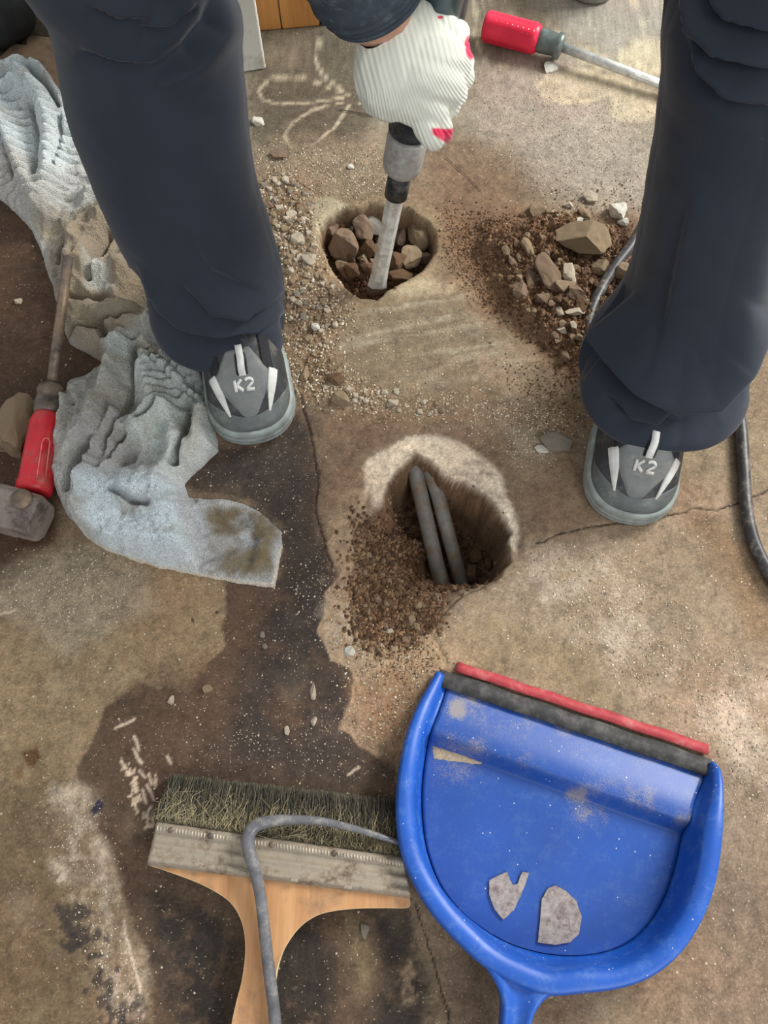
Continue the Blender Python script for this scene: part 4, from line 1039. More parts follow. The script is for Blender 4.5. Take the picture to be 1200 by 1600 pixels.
# ------------------------------------------------------------------ HAMMER HEAD on the left
hh = thing('hammer_head', 'worn grey steel sledge hammer head lying in front of the red screwdriver handle', 'hammer', (W(30, 815).x, W(30, 815).y, 0))
def hammer_head():
    a = W(-60, 778, .028); b = W(66, 812, .028); ax = (b-a).normalized(); s = Vector((ax.y, -ax.x, 0)); up = Vector((0, 0, 1))
    bm = bmesh.new(); rings = []
    L = (b-a).length
    for t, k in ((0, .9), (.006, 1.0), (L-.030, 1.0), (L-.026, .97), (L-.004, .95), (L, .86)):
        ring = []
        for q in range(8):
            sx2, sz2 = [(1, .62), (.62, 1), (-.62, 1), (-1, .62), (-1, -.62), (-.62, -1), (.62, -1), (1, -.62)][q]
            ring.append(bm.verts.new(a+ax*t+s*sx2*.026*k+up*sz2*.027*k))
        rings.append(ring)
    for i in range(len(rings)-1):
        for k in range(8): bm.faces.new((rings[i][k], rings[i][(k+1) % 8], rings[i+1][(k+1) % 8], rings[i+1][k]))
    bm.faces.new(rings[0][::-1]); bm.faces.new(rings[-1])
    o = obj('steel_block', bm, M_simple('worn_grey_brown_steel', (156, 142, 134), .5, .25, var=.15, scale=50, bump=.5, dirt=(96, 84, 78), dirt_amt=(.45, .6)), hh, smooth=False); bevel(o, .002, 2, 25)
    c = W(36, 782, .05); tube('eye_ring', [c, c+Vector((0, 0, .007))], [.013, .012], MT_DSTEEL, hh, 20)
hammer_head()

# ------------------------------------------------------------------ CORDS
pc = [(1016, 318, .03), (1004, 352, .03), (985, 385, .028), (962, 415, .026), (940, 450, .022), (924, 485, .020), (918, 508, .016), (930, 520, .012), (960, 530, .008), (1010, 545, .008), (1080, 560, .008), (1130, 590, .008), (1150, 620, .008), (1158, 670, .008), (1162, 730, .008), (1166, 790, .008), (1176, 840, .008), (1196, 885, .008), (1225, 930, .008), (1270, 975, .008), (1360, 1030, .008), (1480, 1040, .008), (1620, 960, .008), (1800, 900, .008)]
o = tube('power_cord', catmull([W(a, b, z) for a, b, z in pc], 8), .0075, MT_CORD, None, 14)
tag(o, 'thick black rubber power cord running behind the trouser leg and down the right edge', 'power cord')
pc = [(1040, 455, .010), (1000, 470, .010), (965, 482, .011), (940, 498, .012), (920, 520, .010), (905, 526, .008)]
o = tube('flat_black_cable', catmull([W(a, b, z) for a, b, z in pc], 6), [.011]*31, MT_CORD, None, 14, .45)
tag(o, 'flat dark cable end poking out of the soil behind the right trouser leg', 'cable')

# ------------------------------------------------------------------ DUSTPAN
BLUE = None
def blue_mat():
    t = NT('scuffed_blue_plastic'); n = t.noise(14, 4, .6); col = t.ramp(n, [(.3, C4((24, 78, 164))), (.7, C4((30, 88, 182)))])
    sc = t.noise(60, 8, .8); col = t.mix(col, C4((110, 146, 190)), t.ramp(sc, [(.50, 0.0), (.75, .45)]))
    ag = t.n('ShaderNodeAttribute'); ag.attribute_name = 'DustTone'; sg = t.n('ShaderNodeSeparateColor'); t.l(ag.outputs['Color'], sg.inputs[0]); gm = t.n('ShaderNodeMath', operation='MULTIPLY'); t.l(sg.outputs[1], gm.inputs[0]); gm.inputs[1].default_value = .55; col = t.mix(col, C4((40, 66, 122)), gm.outputs[0])  # second channel mixes in a darker, duller blue
    v = t.n('ShaderNodeTexVoronoi'); v.inputs['Scale'].default_value = 260; t.l(t.coord(), v.inputs['Vector'])
    s2 = t.n('ShaderNodeSeparateColor'); t.l(v.outputs['Color'], s2.inputs[0])
    a = t.n('ShaderNodeAttribute'); a.attribute_name = 'DustTone'; sp = t.n('ShaderNodeSeparateColor'); t.l(a.outputs['Color'], sp.inputs[0])
    fine = t.noise(900, 3, .8); d1 = t.n('ShaderNodeMath', operation='MULTIPLY_ADD'); t.l(sp.outputs[0], d1.inputs[0]); d1.inputs[1].default_value = .55; t.l(fine, d1.inputs[2])
    col = t.mix(col, C4((150, 140, 128)), t.ramp(d1.outputs[0], [(.74, 0.0), (.95, .8)]))
    lt = t.n('ShaderNodeMath', operation='LESS_THAN'); t.l(s2.outputs[0], lt.inputs[0]); lt.inputs[1].default_value = .05
    rad = t.ramp(v.outputs['Distance'], [(.12, 1.0), (.22, 0.0)]); m = t.n('ShaderNodeMath', operation='MULTIPLY'); t.l(lt.outputs[0], m.inputs[0]); t.l(rad, m.inputs[1])
    col = t.mix(col, C4((205, 202, 190)), m.outputs[0])
    col = t.mix(col, C4((28, 40, 80)), t.ramp(t.noise(130, 4, .7), [(.68, 0.0), (.74, .7)]))
    return t.fin(col, .42, 0, t.bump(t.noise(300, 4, .7), .15, .0005), .45)
MT_BLUE = blue_mat()
c0 = W(860, 1350)
pan = thing('dustpan', 'blue plastic dustpan with red and black rubber lip lying at the lower right', 'dustpan', (c0.x, c0.y, 0))
def build_pan():
    # stations round the rim: outer rim px, rim height, inner floor-corner px
    st = [((686, 1049), .012, (703, 1060)), ((672, 1074), .020, (694, 1090)), ((655, 1105), .030, (684, 1118)), ((640, 1145), .038, (672, 1150)), ((630, 1190), .044, (664, 1195)), ((624, 1240), .047, (660, 1240)), ((624, 1285), .049, (662, 1290)), ((632, 1335), .050, (670, 1335)), ((652, 1383), .051, (690, 1385)), ((682, 1430), .052, (722, 1425)), ((722, 1474), .053, (762, 1455)), ((765, 1512), .054, (800, 1475)), ((815, 1538), .055, (840, 1487)), ((860, 1552), .055, (876, 1492)), ((910, 1549), .055, (915, 1492)), ((970, 1541), .054, (955, 1484)), ((1020, 1522), .053, (990, 1466)), ((1062, 1488), .052, (1018, 1436)), ((1094, 1440), .051, (1040, 1396)), ((1114, 1390), .050, (1055, 1350)), ((1124, 1340), .048, (1066, 1300)), ((1129, 1290), .045, (1076, 1260)), ((1130, 1240), .036, (1090, 1232)), ((1126, 1205), .024, (1100, 1212)), ((1114, 1190), .014, (1105, 1197))]
    def dens(seq, n=6):
        A = np.array(seq, float); ex = np.vstack([2*A[0]-A[1], A, 2*A[-1]-A[-2]]); out = []
        for i in range(1, len(ex)-2):
            p0, p1, p2, p3 = ex[i-1:i+3]
            for k in range(n):
                t = k/n; out.append(.5*((2*p1)+(-p0+p2)*t+(2*p0-5*p1+4*p2-p3)*t*t+(-p0+3*p1-3*p2+p3)*t**3))
        out.append(A[-1]); return np.array(out)
    O = np.array([list(W(a[0], a[1], z)) for a, z, b in st]); I = np.array([list(W(b[0], b[1], .006)) for a, z, b in st])
    O = dens(O); I = dens(I); n = len(O)
    # floor level: ramp near the mouth then a step down
    r0, r1 = np.array(W(703, 1060)[:2]), np.array(W(1105, 1197)[:2]); dm = (r1-r0)/np.linalg.norm(r1-r0); nin = np.array([dm[1], -dm[0]])
    if nin@(np.array(W(860, 1350)[:2])-r0) < 0: nin = -nin
    def flz(p):
        dd = (p[..., :2]-r0)@nin
        return np.where(dd < .062, .0065+.0155*sst(0, .062, dd), .0065+.0155*(1-sst(.062, .078, dd)))-.0035
    def outn(Pt):
        t = np.gradient(Pt[:, :2], axis=0); t /= np.linalg.norm(t, axis=1)[:, None]; nn = np.stack([t[:, 1], -t[:, 0]], 1)
        c = I[:, :2].mean(0); s = np.sign(((Pt[:, :2]-c)*nn).sum(1)); return nn*s[:, None]
    NO = outn(O)
    def off(Pt, d, z): q = Pt.copy(); q[:, :2] += NO*d; q[:, 2] = z; return q
    hz = O[:, 2]
    rows = []
    rows.append(off(O, .0035, np.maximum(hz-.016, .0025)*1.0))
    rows.append(off(O, .0030, np.maximum(hz-.006, .003)))
    rows.append(off(O, .0012, hz-.0015))
    rows.append(off(O, -.0010, hz))
    kk = np.minimum(1, np.linalg.norm((O-I)[:, :2], axis=1)/.028); 
    def offk(d, dz): q = O.copy(); q[:, :2] += NO*(d*kk)[:, None]; q[:, 2] = hz+dz; return q
    rows.append(offk(-.008, -.0006)); rows.append(offk(-.0145, -.0028)); rows.append(offk(-.0172, -.0065))
    top = rows[-1]; If = I.copy(); If[:, 2] = flz(I)
    for t, u in ((.18, .40), (.38, .72), (.65, .92), (1.0, 1.0)):
        q = top*(1-t)+If*t; q[:, 2] = np.maximum(top[:, 2]*(1-u)+If[:, 2]*u, flz(q)); rows.append(q)
    V = np.stack(rows, 0).reshape(-1, 3); nr = len(rows)
    # floor: fan between corner loop left and right halves -> grid by ray from each station to the mirrored station
    half = n//2; FL = []; m = 70
    L_ = If[:half+1]; R_ = If[::-1][:half+1]
    L_ = dens(L_, 3); R_ = dens(R_, 3)
    for i in range(len(L_)):
        t = np.linspace(0, 1, m)[:, None]; q = L_[i]*(1-t)+R_[i]*t; q[:, 2] = flz(q); FL.append(q)
    FL = np.array(FL); V2 = FL.reshape(-1, 3)
    F = np.concatenate([grid_faces(nr, n), grid_faces(len(L_), m)+len(V)])
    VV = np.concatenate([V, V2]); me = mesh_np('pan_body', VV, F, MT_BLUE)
    x, y = VV[:, 0], VV[:, 1]; dd = (VV[:, :2]-r0)@nin
    ramp = sst(.0, .01, dd)*(1-sst(.06, .08, dd))
    dust = ramp*(.22+.5*fbm(x, y, .025, 900, 5, .7))+.16+.2*fbm(x, y, .04, 905, 4)
    def sp(px, py, r, a):
        q = W(px, py, .008); return .8*a*(1-sst(0, r, np.hypot(x-q.x, y-q.y)+.016*fbm(x, y, .012, 908, 4)))
    dust = dust+sp(716, 1110, .022, .7)+sp(700, 1190, .04, .35)+sp(740, 1200, .04, .3)+sp(915, 1270, .03, .6)+sp(900, 1240, .02, .4)+sp(1000, 1400, .025, .4)+sp(1080, 1260, .03, .3)
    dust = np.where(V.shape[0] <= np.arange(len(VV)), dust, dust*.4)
    grime = np.where(V.shape[0] <= np.arange(len(VV)), .8+.25*fbm(x, y, .05, 915, 4), 0); cattr(me, 'DustTone', np.clip(np.stack([dust, grime, dust], 1), 0, 1))  # second channel: pan floor set darker and duller than the rim
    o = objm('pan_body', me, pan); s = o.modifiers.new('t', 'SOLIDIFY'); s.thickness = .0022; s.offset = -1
    # lip strips
    for nm, a0, a1_, w0, w1, z0, z1, mt in (('black_rubber_lip', (686, 1050), (1110, 1192), -.004, .015, .0085, .0115, MT_LIPB), ('red_rubber_lip', (712, 1047), (1108, 1178), -.0115, .0005, .002, .0065, MT_LIPR)):
        A = np.array(W(*a0, .008)); B = np.array(W(*a1_, .008)); bm = bmesh.new(); N = 40; rr = []
        for k in range(N+1):
            c = A*(1-k/N)+B*k/N; wv = .0006*math.sin(k*.7)
            f = c[:2]+nin*(w0+wv); g_ = c[:2]+nin*(w1+wv*.5)
            rr.append([bm.verts.new((f[0], f[1], z0-.002)), bm.verts.new((f[0], f[1], z0)), bm.verts.new((g_[0], g_[1], z1)), bm.verts.new((g_[0], g_[1], z1-.003))])
        for k in range(N):
            for q in range(4): bm.faces.new((rr[k][q], rr[k][(q+1) % 4], rr[k+1][(q+1) % 4], rr[k+1][q]))
        bm.faces.new(rr[0][::-1]); bm.faces.new(rr[-1]); obj(nm, bm, mt, pan)
    # handle: channel that narrows away from the back rim
    L = [((742, 1492), .052), ((768, 1524), .052), ((784, 1560), .052), ((784, 1600), .052), ((776, 1680), .051), ((765, 1800), .050)]
    R = [((884, 1553), .052), ((858, 1558), .052), ((840, 1578), .052), ((831, 1605), .052), ((826, 1680), .051), ((822, 1800), .050)]
    l = dens([list(W(*a, z)) for a, z in L], 8); r = dens([list(W(*a, z)) for a, z in R], 8); bm = bmesh.new(); rr = []
    for a, b in zip(l, r):
        row = []
        for u, dz in ((0.0, -.020), (-.02, -.004), (.03, .0), (.12, .001), (.22, -.0005), (.34, -.0035), (.5, -.0045), (.66, -.0035), (.78, -.0005), (.88, .001), (.97, 0), (1.02, -.004), (1.0, -.020)):
            q = a*(1-u)+b*u; row.append(bm.verts.new((q[0], q[1], q[2]+dz)))
        rr.append(row)
    for i in range(len(rr)-1):
        for k in range(12): bm.faces.new((rr[i][k], rr[i][k+1], rr[i+1][k+1], rr[i+1][k]))
    o = obj('pan_handle', bm, MT_BLUE, pan); s = o.modifiers.new('t', 'SOLIDIFY'); s.thickness = .002; s.offset = -1
MT_LIPB = M_simple('dusty_black_rubber_lip', (58, 57, 57), .7, var=.2, dirt=(98, 94, 90), dirt_amt=(.48, .7), dscale=60)
MT_LIPR = M_simple('faded_red_rubber_lip', (172, 60, 66), .65, var=.12, dirt=(176, 112, 108), dirt_amt=(.5, .7), dscale=60)
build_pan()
# flat chips of dried skim coat lying in the pan
MT_CHIP = M_simple('grey_beige_chip', (150, 140, 134), .85, var=.15, scale=200, bump=.7, bscale=500, dirt=(118, 102, 98), dirt_amt=(.5, .62), dscale=90)
def chip(px, label):
    bm = bmesh.new(); p = [W(a, b, .0055) for a, b in px]; c = sum(p, Vector())/len(p)
    pts = []
    for i in range(len(p)):
        a, b = p[i], p[(i+1) % len(p)]
        for k in range(4):
            q = a.lerp(b, k/4)+Vector((.0005*mnoise.noise(a*300+Vector((k, 0, 0))), .0005*mnoise.noise(b*300+Vector((k, 5, 0))), 0)); pts.append(q)
    prism_bm(bm, [q for q in pts], [q+Vector((0, 0, .0022)) for q in pts])
    o = obj('dried_filler_chip', bm, MT_CHIP, None, smooth=False); o.location = (0, 0, 0)
    tag(o, label, 'chip'); return o
chip([(764, 1376), (778, 1368), (792, 1362), (796, 1374), (801, 1383), (808, 1381), (812, 1370), (816, 1362), (826, 1364), (820, 1382), (812, 1402), (802, 1422), (786, 1437), (772, 1420), (764, 1398)], 'grey-beige flat chip with a notch lying on the left of the dustpan floor')
chip([(846, 1404), (856, 1388), (868, 1383), (884, 1392), (900, 1408), (908, 1432), (904, 1458), (890, 1472), (866, 1476), (840, 1472), (843, 1440)], 'rounded grey-beige flat chip lying nearest the handle inside the dustpan')
# ------------------------------------------------------------------ PASTE BRUSH
MT_WOOD = None
def wood_mat(name, c1, c2, ang, sc=9):
    t = NT(name); mp = t.n('ShaderNodeMapping'); mp.inputs['Rotation'].default_value = (0, 0, ang); mp.inputs['Scale'].default_value = (sc*3.5, sc*.25, sc)
    t.l(t.coord(), mp.inputs[0]); n = t.noise(3.0, 6, .65, mp.outputs[0]); col = t.ramp(n, [(.3, C4(c1)), (.7, C4(c2))])
    n2 = t.noise(22, 6, .7); col = t.mix(col, C4((112, 96, 82)), t.ramp(n2, [(.52, 0.0), (.70, .6)]))
    return t.fin(col, .55, 0, t.bump(n, .25, .0008), .3)
MT_WOOD = wood_mat('worn_orange_wood', (172, 124, 82), (206, 158, 112), .1)
MT_PALEWOOD = M_simple('pale_wood_edge', (222, 198, 156), .6, var=.08, dirt=(170, 140, 104), dirt_amt=(.55, .7))
MT_TIN = M_simple('dull_tin_ferrule', (166, 154, 136), .45, .25, var=.12, scale=40, bump=.3, dirt=(104, 88, 70), dirt_amt=(.48, .66), dscale=40)
c0 = W(430, 1400)
brush = thing('paste_brush', 'wide wooden paste brush with tin ferrule and grey bristles lying left of the dustpan', 'brush', (c0.x, c0.y, 0))
def build_brush():
    zt, zb = .030, .017
    left = [(232, 1352), (262, 1362), (300, 1376), (330, 1390), (356, 1407), (372, 1428), (381, 1455), (383, 1490), (378, 1530), (368, 1570), (360, 1610), (350, 1680), (342, 1800)]
    right = [(640, 1402), (638, 1418), (600, 1419), (555, 1420), (520, 1424), (495, 1431), (472, 1446), (452, 1470), (438, 1497), (430, 1532), (427, 1570), (426, 1610), (426, 1680), (430, 1800)]
    top = [(232, 1345), (640, 1400)]
    def cm(seq, n=5): return [(p.x, p.y) for p in catmull([Vector((a, b, 0)) for a, b in seq], n)]
    outl = cm(left)+cm(right)[::-1]
    bm = bmesh.new()
    botv = [W(a, b, zt)-Vector((0, 0, zt-zb)) for a, b in outl]; topv = [W(a, b, zt) for a, b in outl]
    prism_bm(bm, botv, topv)
    bmesh.ops.recalc_face_normals(bm, faces=bm.faces); bm.normal_update()
    me = bpy.data.meshes.new('handle'); bm.to_mesh(me); bm.free(); me.materials.append(MT_WOOD); me.materials.append(MT_PALEWOOD)
    for p in me.polygons: p.material_index = 0 if abs(p.normal.z) > .7 else 1
    o = objm('handle', me, brush); bevel(o, .0035, 3, 50)
    b = o.modifiers['bevel']; b.material = 1; b.width = .006
    # ferrule: folded tin sheet with step ridges
    rowsL = [((246, 1279), .020, .0), ((246, 1281), .026, 0), ((244, 1290), .0340, 0), ((243, 1299), .0340, 0), ((242, 1301), .0315, 0), ((239, 1316), .0325, 0), ((239, 1318), .0362, 0), ((238, 1323), .0352, 0), ((233, 1336), .0335, 0), ((232, 1339), .0370, 0), ((231, 1345), .0370, 0), ((230, 1349), .0325, 0), ((231, 1352), .030, 0)]
    rowsR = [((629, 1334), .020), ((629, 1337), .026), ((631, 1345), .0340), ((632, 1354), .0340), ((633, 1356), .0315), ((636, 1370), .0325), ((636, 1372), .0362), ((637, 1377), .0352), ((640, 1388), .0335), ((640, 1391), .0370), ((641, 1397), .0370), ((641, 1402), .0325), ((641, 1404), .030)]
    bm = bmesh.new(); rr = []; N = 90
    for (a, z, _), (b, z2) in zip(rowsL, rowsR):
        A, B = W(*a, z), W(*b, z2)
        rr.append([bm.verts.new(A.lerp(B, k/N)+Vector((0, 0, .0004*mnoise.noise(Vector((k*.13, z*60, 1)))))) for k in range(N+1)])
    low0 = [bm.verts.new(Vector((v.co.x, v.co.y, .009))) for v in rr[0]]; low1 = [bm.verts.new(Vector((v.co.x, v.co.y, .012))) for v in rr[-1]]
    rr = [low0]+rr+[low1]
    for i in range(len(rr)-1):
        for k in range(N): bm.faces.new((rr[i][k], rr[i][k+1], rr[i+1][k+1], rr[i+1][k]))
    bm.faces.new([r[0] for r in rr]); bm.faces.new([r[-1] for r in rr][::-1])
    fer = obj('ferrule', bm, MT_TIN, brush)
    # knurled strip
    bm = bmesh.new(); A0, A1 = W(244, 1290, .0338), W(243, 1298, .0338); B0, B1 = W(631, 1346, .0338), W(632, 1354, .0338)
    K = 78
    for k in range(K):
        t = (k+.5)/K
        if any(abs(t-q) < .017 for q in (.22, .47, .72)): continue
        a, b = A0.lerp(B0, t), A1.lerp(B1, t); d = (b-a); s = (B0-A0).normalized()*.0007
        box_bm(bm, (a+b)/2, s, d/2, Vector((0, 0, .0005)))
    obj('knurled_strip', bm, M_simple('pale_tin', (176, 166, 146), .4, .3), fer)
    for t in (.06, .22, .47, .72):
        c = W(244, 1294, .034).lerp(W(632, 1349, .034), t); lathe('rivet', c, (0, 0, 1), [(0, .0032), (.0010, .0030), (.0016, .0016)], MT_DSTEEL, fer, 14)
    for t in (.21, .365, .56, .765):
        c = W(232, 1344, .0372).lerp(W(641, 1399, .0372), t); bm = bmesh.new(); e = (W(641, 1399)-W(232, 1344)).normalized()
        box_bm(bm, c, e*.0038, Vector((-e.y, e.x, 0))*.0016, Vector((0, 0, .0008))); o = obj('staple', bm, MT_TIN, fer, smooth=False); bevel(o, .0005)
    # bristles
    rnd = random.Random(7)
    base0, base1 = W(248, 1283, .024), W(628, 1338, .024); tip0, tip1 = W(268, 1210, .010), W(618, 1249, .010)
    bm = bmesh.new(); n = 40
    ga = [base0.lerp(base1, k/n) for k in range(n+1)]; gb = [tip0.lerp(tip1, k/n)+Vector((0, .0015*math.sin(k*.5), 0)) for k in range(n+1)]
    rows = []
    for t, dz in ((0, -.010), (0, .001), (.25, .004), (.55, .004), (.85, .001), (.99, -.003), (1.0, -.009)):
        rows.append([bm.verts.new(ga[k].lerp(gb[k], t)+Vector((0, 0, dz+.001*mnoise.noise(Vector((k*.4, t*4, 0)))))) for k in range(n+1)])
    for i in range(len(rows)-1):
        for k in range(n): bm.faces.new((rows[i][k], rows[i][k+1], rows[i+1][k+1], rows[i+1][k]))
    bm.faces.new([r[0] for r in rows]); bm.faces.new([r[-1] for r in rows][::-1])
    t = NT('packed_grey_bristle'); mp = t.n('ShaderNodeMapping'); mp.inputs['Rotation'].default_value = (0, 0, -.12); mp.inputs['Scale'].default_value = (900, 60, 60); t.l(t.coord(), mp.inputs[0])
    nn = t.noise(1.0, 4, .6, mp.outputs[0]); m_ = t.fin(t.ramp(nn, [(.3, C4((44, 40, 32))), (.7, C4((96, 88, 70)))]), .8, 0, t.bump(nn, .8, .001), .2)
    obj('bristle_bed', bm, m_, brush)
    V = []; F = []; Cc = []
    def strand(p, r, c):
        k0 = len(V)
        for q in p:
            for a in (0, 2.1, 4.2): V.append((q.x+r*math.cos(a), q.y+r*math.sin(a)*.5, q.z+r*math.sin(a))); Cc.append(c)
        for i in range(len(p)-1):
            for a in range(3): F.append((k0+i*3+a, k0+i*3+(a+1) % 3, k0+(i+1)*3+(a+1) % 3, k0+(i+1)*3+a))
    for i in range(5200):
        u = rnd.random(); v = rnd.random(); messy = rnd.random() < .30
        b = base0.lerp(base1, u); e = tip0.lerp(tip1, min(1, max(0, u+rnd.gauss(0, .012 if not messy else .05))))
        L = rnd.uniform(.80, 1.02) if not messy else rnd.uniform(.3, .75)
        b = b+Vector((0, 0, v*.006)); e = b.lerp(e, L); e.z = .009+v*.010+(rnd.uniform(0, .006) if messy else 0)
        p = [b.lerp(e, t) for t in (0, .25, .5, .75, 1)]
        amp = .0012 if not messy else .0045
        for j in range(1, 5): p[j] = p[j]+Vector((rnd.gauss(0, amp), rnd.gauss(0, amp*.5), abs(rnd.gauss(0, amp*.5))+.002*math.sin(j/4*3.1)))
        if messy: c = rnd.choice([(180, 164, 124), (150, 138, 104), (120, 112, 90), (190, 176, 140)])
        else: c = rnd.choice([(88, 86, 76), (66, 62, 54), (52, 50, 44), (110, 104, 86), (98, 92, 74)])
        strand(p, rnd.uniform(.00016, .00028), tuple(s2l(c)))
    for i in range(26):   # loose hairs over the ferrule and off the left end
        b = W(rnd.uniform(385, 470) if i < 15 else rnd.uniform(240, 270), rnd.uniform(1290, 1310) if i < 15 else rnd.uniform(1235, 1285), .038); a = rnd.uniform(-.6, .8)
        p = [b+Vector((math.cos(a)*t*.03+.004*math.sin(t*3+i), math.sin(a)*t*.02, .003*math.sin(t*3)-.008*t*(i >= 15))) for t in (0, .25, .5, .75, 1)]
        strand(p, .00018, tuple(s2l((206, 196, 160))))
    mt = M_attr('bristle_hair', .6, .3, .05, 300, .05)
    me = mesh_np('bristles', V, F, mt); cattr(me, 'Col', np.array(Cc)); o = objm('bristles', me, brush); o['kind'] = 'stuff'
build_brush()
gc = [(438, 1720, .043, .0058), (430, 1600, .042, .0058), (426, 1560, .042, .0058), (420, 1514, .042, .0058), (413, 1450, .042, .0058), (407, 1400, .043, .0058), (399, 1362, .045, .0062), (390, 1332, .046, .0066), (388, 1308, .046, .0070), (397, 1292, .046, .0066), (418, 1284, .046, .0060), (450, 1281, .044, .0050), (500, 1283, .042, .0040), (555, 1295, .040, .0034), (600, 1309, .036, .0030), (622, 1316, .031, .0028), (636, 1321, .028, .0026)]
cp = catmull([W(a, b, z) for a, b, z, r in gc], 8); n = len(cp)
o = tube('grey_plastic_cord', cp, [float(np.interp(i/(n-1)*(len(gc)-1), range(len(gc)), [q[3] for q in gc])) for i in range(n)], MT_GCORD, None, 14)
tag(o, 'hooked grey plastic cord lying across the paste brush and under the dustpan rim', 'cord')

# ------------------------------------------------------------------ PIPES IN THE PIT
MT_PIPE = M_simple('grey_pipe_plastic', (118, 114, 108), .55, var=.1, dirt=(120, 96, 72), dirt_amt=(.48, .62), dscale=50)
o = tube('water_pipe', catmull([W(636, 700, -.040), W(647, 728, -.038), W(654, 760, -.052), (W(670, 830, -.076)), W(682, 880, -.088), W(693, 922, -.100), W(700, 960, -.118)], 8), .0105, MT_PIPE, None, 20)
tag(o, 'grey plastic pipe crossing the dug pit, the nearer one to the towel side', 'pipe', 'pipes in the dug pit')
o = tube('water_pipe', catmull([W(660, 705, -.042), W(671, 735, -.042), W(683, 770, -.056), W(699, 830, -.078), W(712, 878, -.094), W(722, 915, -.115)], 8), .0098, MT_PIPE, None, 20)
tag(o, 'grey plastic pipe in the dug pit, the one nearer the black cord', 'pipe', 'pipes in the dug pit')

# ------------------------------------------------------------------ STONES
def rock_mesh(seed, sub=2, cuts=9, flat=1.0):
    rnd = random.Random(seed); bm = bmesh.new(); bmesh.ops.create_icosphere(bm, subdivisions=sub+1, radius=1.0)
    pl = [(Vector((rnd.gauss(0, 1), rnd.gauss(0, 1), rnd.gauss(0, 1))).normalized(), rnd.uniform(.45, .85)) for _ in range(cuts+5)]
    for v in bm.verts:
        for nn, dd in pl:
            k = v.co.dot(nn)-dd
            if k > 0: v.co -= nn*k
        v.co += v.co.normalized()*(.10*mnoise.noise(v.co*2.1+Vector((seed*1.7, 0, 0)))+.05*mnoise.noise(v.co*6.0+Vector((0, seed*1.7, 0))))
    me = bpy.data.meshes.new('stone'); bm.to_mesh(me); bm.free()
    for p in me.polygons: p.use_smooth = False
    return me
ROCKS = {(i, m): None for i in range(8) for m in range(6)}
def rock(px, py, w, h, mat, label=None, group=None, name='stone', z=None, seed=0, rot=None, tall=.75, cat='stone'):
    i = seed % 8
    if ROCKS[(i, mat)] is None:
        me = rock_mesh(i*13+3); me.materials.append(M_ROCK[mat]); ROCKS[(i, mat)] = me
    p = W(px, py, 0 if z is None else z)
    q = W(px, py, 0 if z is None else z); dep = q.y*ST-(q.z-CAM_H)*CT
    sx = w*.62*dep/FPX; sy = h*.62*dep/FPX/max(.6, .8); sz = min(sx, sy)*tall
    zz = (fh(p.x, p.y)) if z is None else z
    o = bpy.data.objects.new(name, ROCKS[(i, mat)]); COL.objects.link(o)
    rr = random.Random(seed*7+int(px)); o.rotation_euler = (rr.uniform(-.25, .25), rr.uniform(-.25, .25), rr.uniform(-.3, .3) if rot is None else rot)
    o.scale = (sx, sy, sz); o.location = (p.x, p.y, zz+sz*.42)
    tag(o, label or 'small stone', cat, group)
    return o
# rubble inside the round hole
R1 = 'rubble in the round hole'
for k, (px, py, w, h, m, lab) in enumerate([
    (541, 392, 44, 42, PINK, 'large pinkish-brown chunk at the left inside the round hole'),
    (518, 364, 22, 24, PINK, 'pinkish chunk against the left wall of the round hole, above the large chunk'),
    (533, 352, 12, 18, BROWN, 'narrow brown chunk standing at the far left of the round hole'),
    (548, 350, 16, 26, PALE, 'upright pale chunk in the round hole, left of the white one'),
    (567, 366, 30, 28, PINK, 'angular pinkish chunk in the middle left of the round hole'),
    (587, 358, 34, 19, WHITE, 'bright white chunk behind the chisel in the round hole'),
    (652, 374, 30, 34, TAN, 'tan chunk at the upper right inside the round hole'),
    (641, 404, 28, 36, TAN, 'upright tan chunk right of the chisel in the round hole'),
    (664, 406, 30, 13, PINK, 'thin slanting chunk on the right edge of the round hole'),
    (620, 414, 28, 28, BROWN, 'brown chunk touching the right side of the chisel low in the round hole'),
    (626, 372, 13, 32, PINK, 'narrow upright chunk just right of the chisel'),
    (566, 406, 14, 9, TAN, 'small tan bit in the middle of the round hole'),
    (624, 436, 36, 14, BROWN, 'low dark chunk right of the chisel tip'),
    (576, 424, 26, 14, BROWN, 'dark low chunk left of the chisel'),
    (548, 424, 26, 16, BROWN, 'dark brown chunk at the lower left of the round hole'),
    (522, 340, 18, 12, BROWN, 'brown bit on the far rim side of the round hole'),
    (577, 392, 22, 22, BROWN, 'dark chunk half hidden behind the chisel'),
    (604, 340, 20, 14, BROWN, 'dark bit at the far wall of the round hole')]):
    rock(px, py, w*1.08, h*1.12, m, lab, R1, 'rubble_chunk', z=-.042+.012*((k*37) % 5)/5, seed=k, cat='stone', tall=1.0)
CN = ('tan', 'pinkish-brown', 'pale', 'white', 'dark brown', 'grey')
rnd = random.Random(21)
for _ in range(46):
    while True:
        px, py = rnd.uniform(508, 676), rnd.uniform(338, 458)
        if sdf(np.array([px]), np.array([py+6.]), np.array(HOLE1, float))[0] > 8: break
    s = rnd.uniform(9, 20); m = rnd.choice([BROWN, PINK, BROWN, TAN])
    side = 'left of the chisel' if px < 595 else 'right of the chisel'; o = rock(px, py, s*rnd.uniform(.8, 1.5), s, m, 'small %s rubble piece %s in the round hole' % (CN[m], side), R1, 'rubble_chunk', z=-.056+rnd.uniform(0, .012), seed=rnd.randrange(8), tall=rnd.uniform(.8, 1.5))
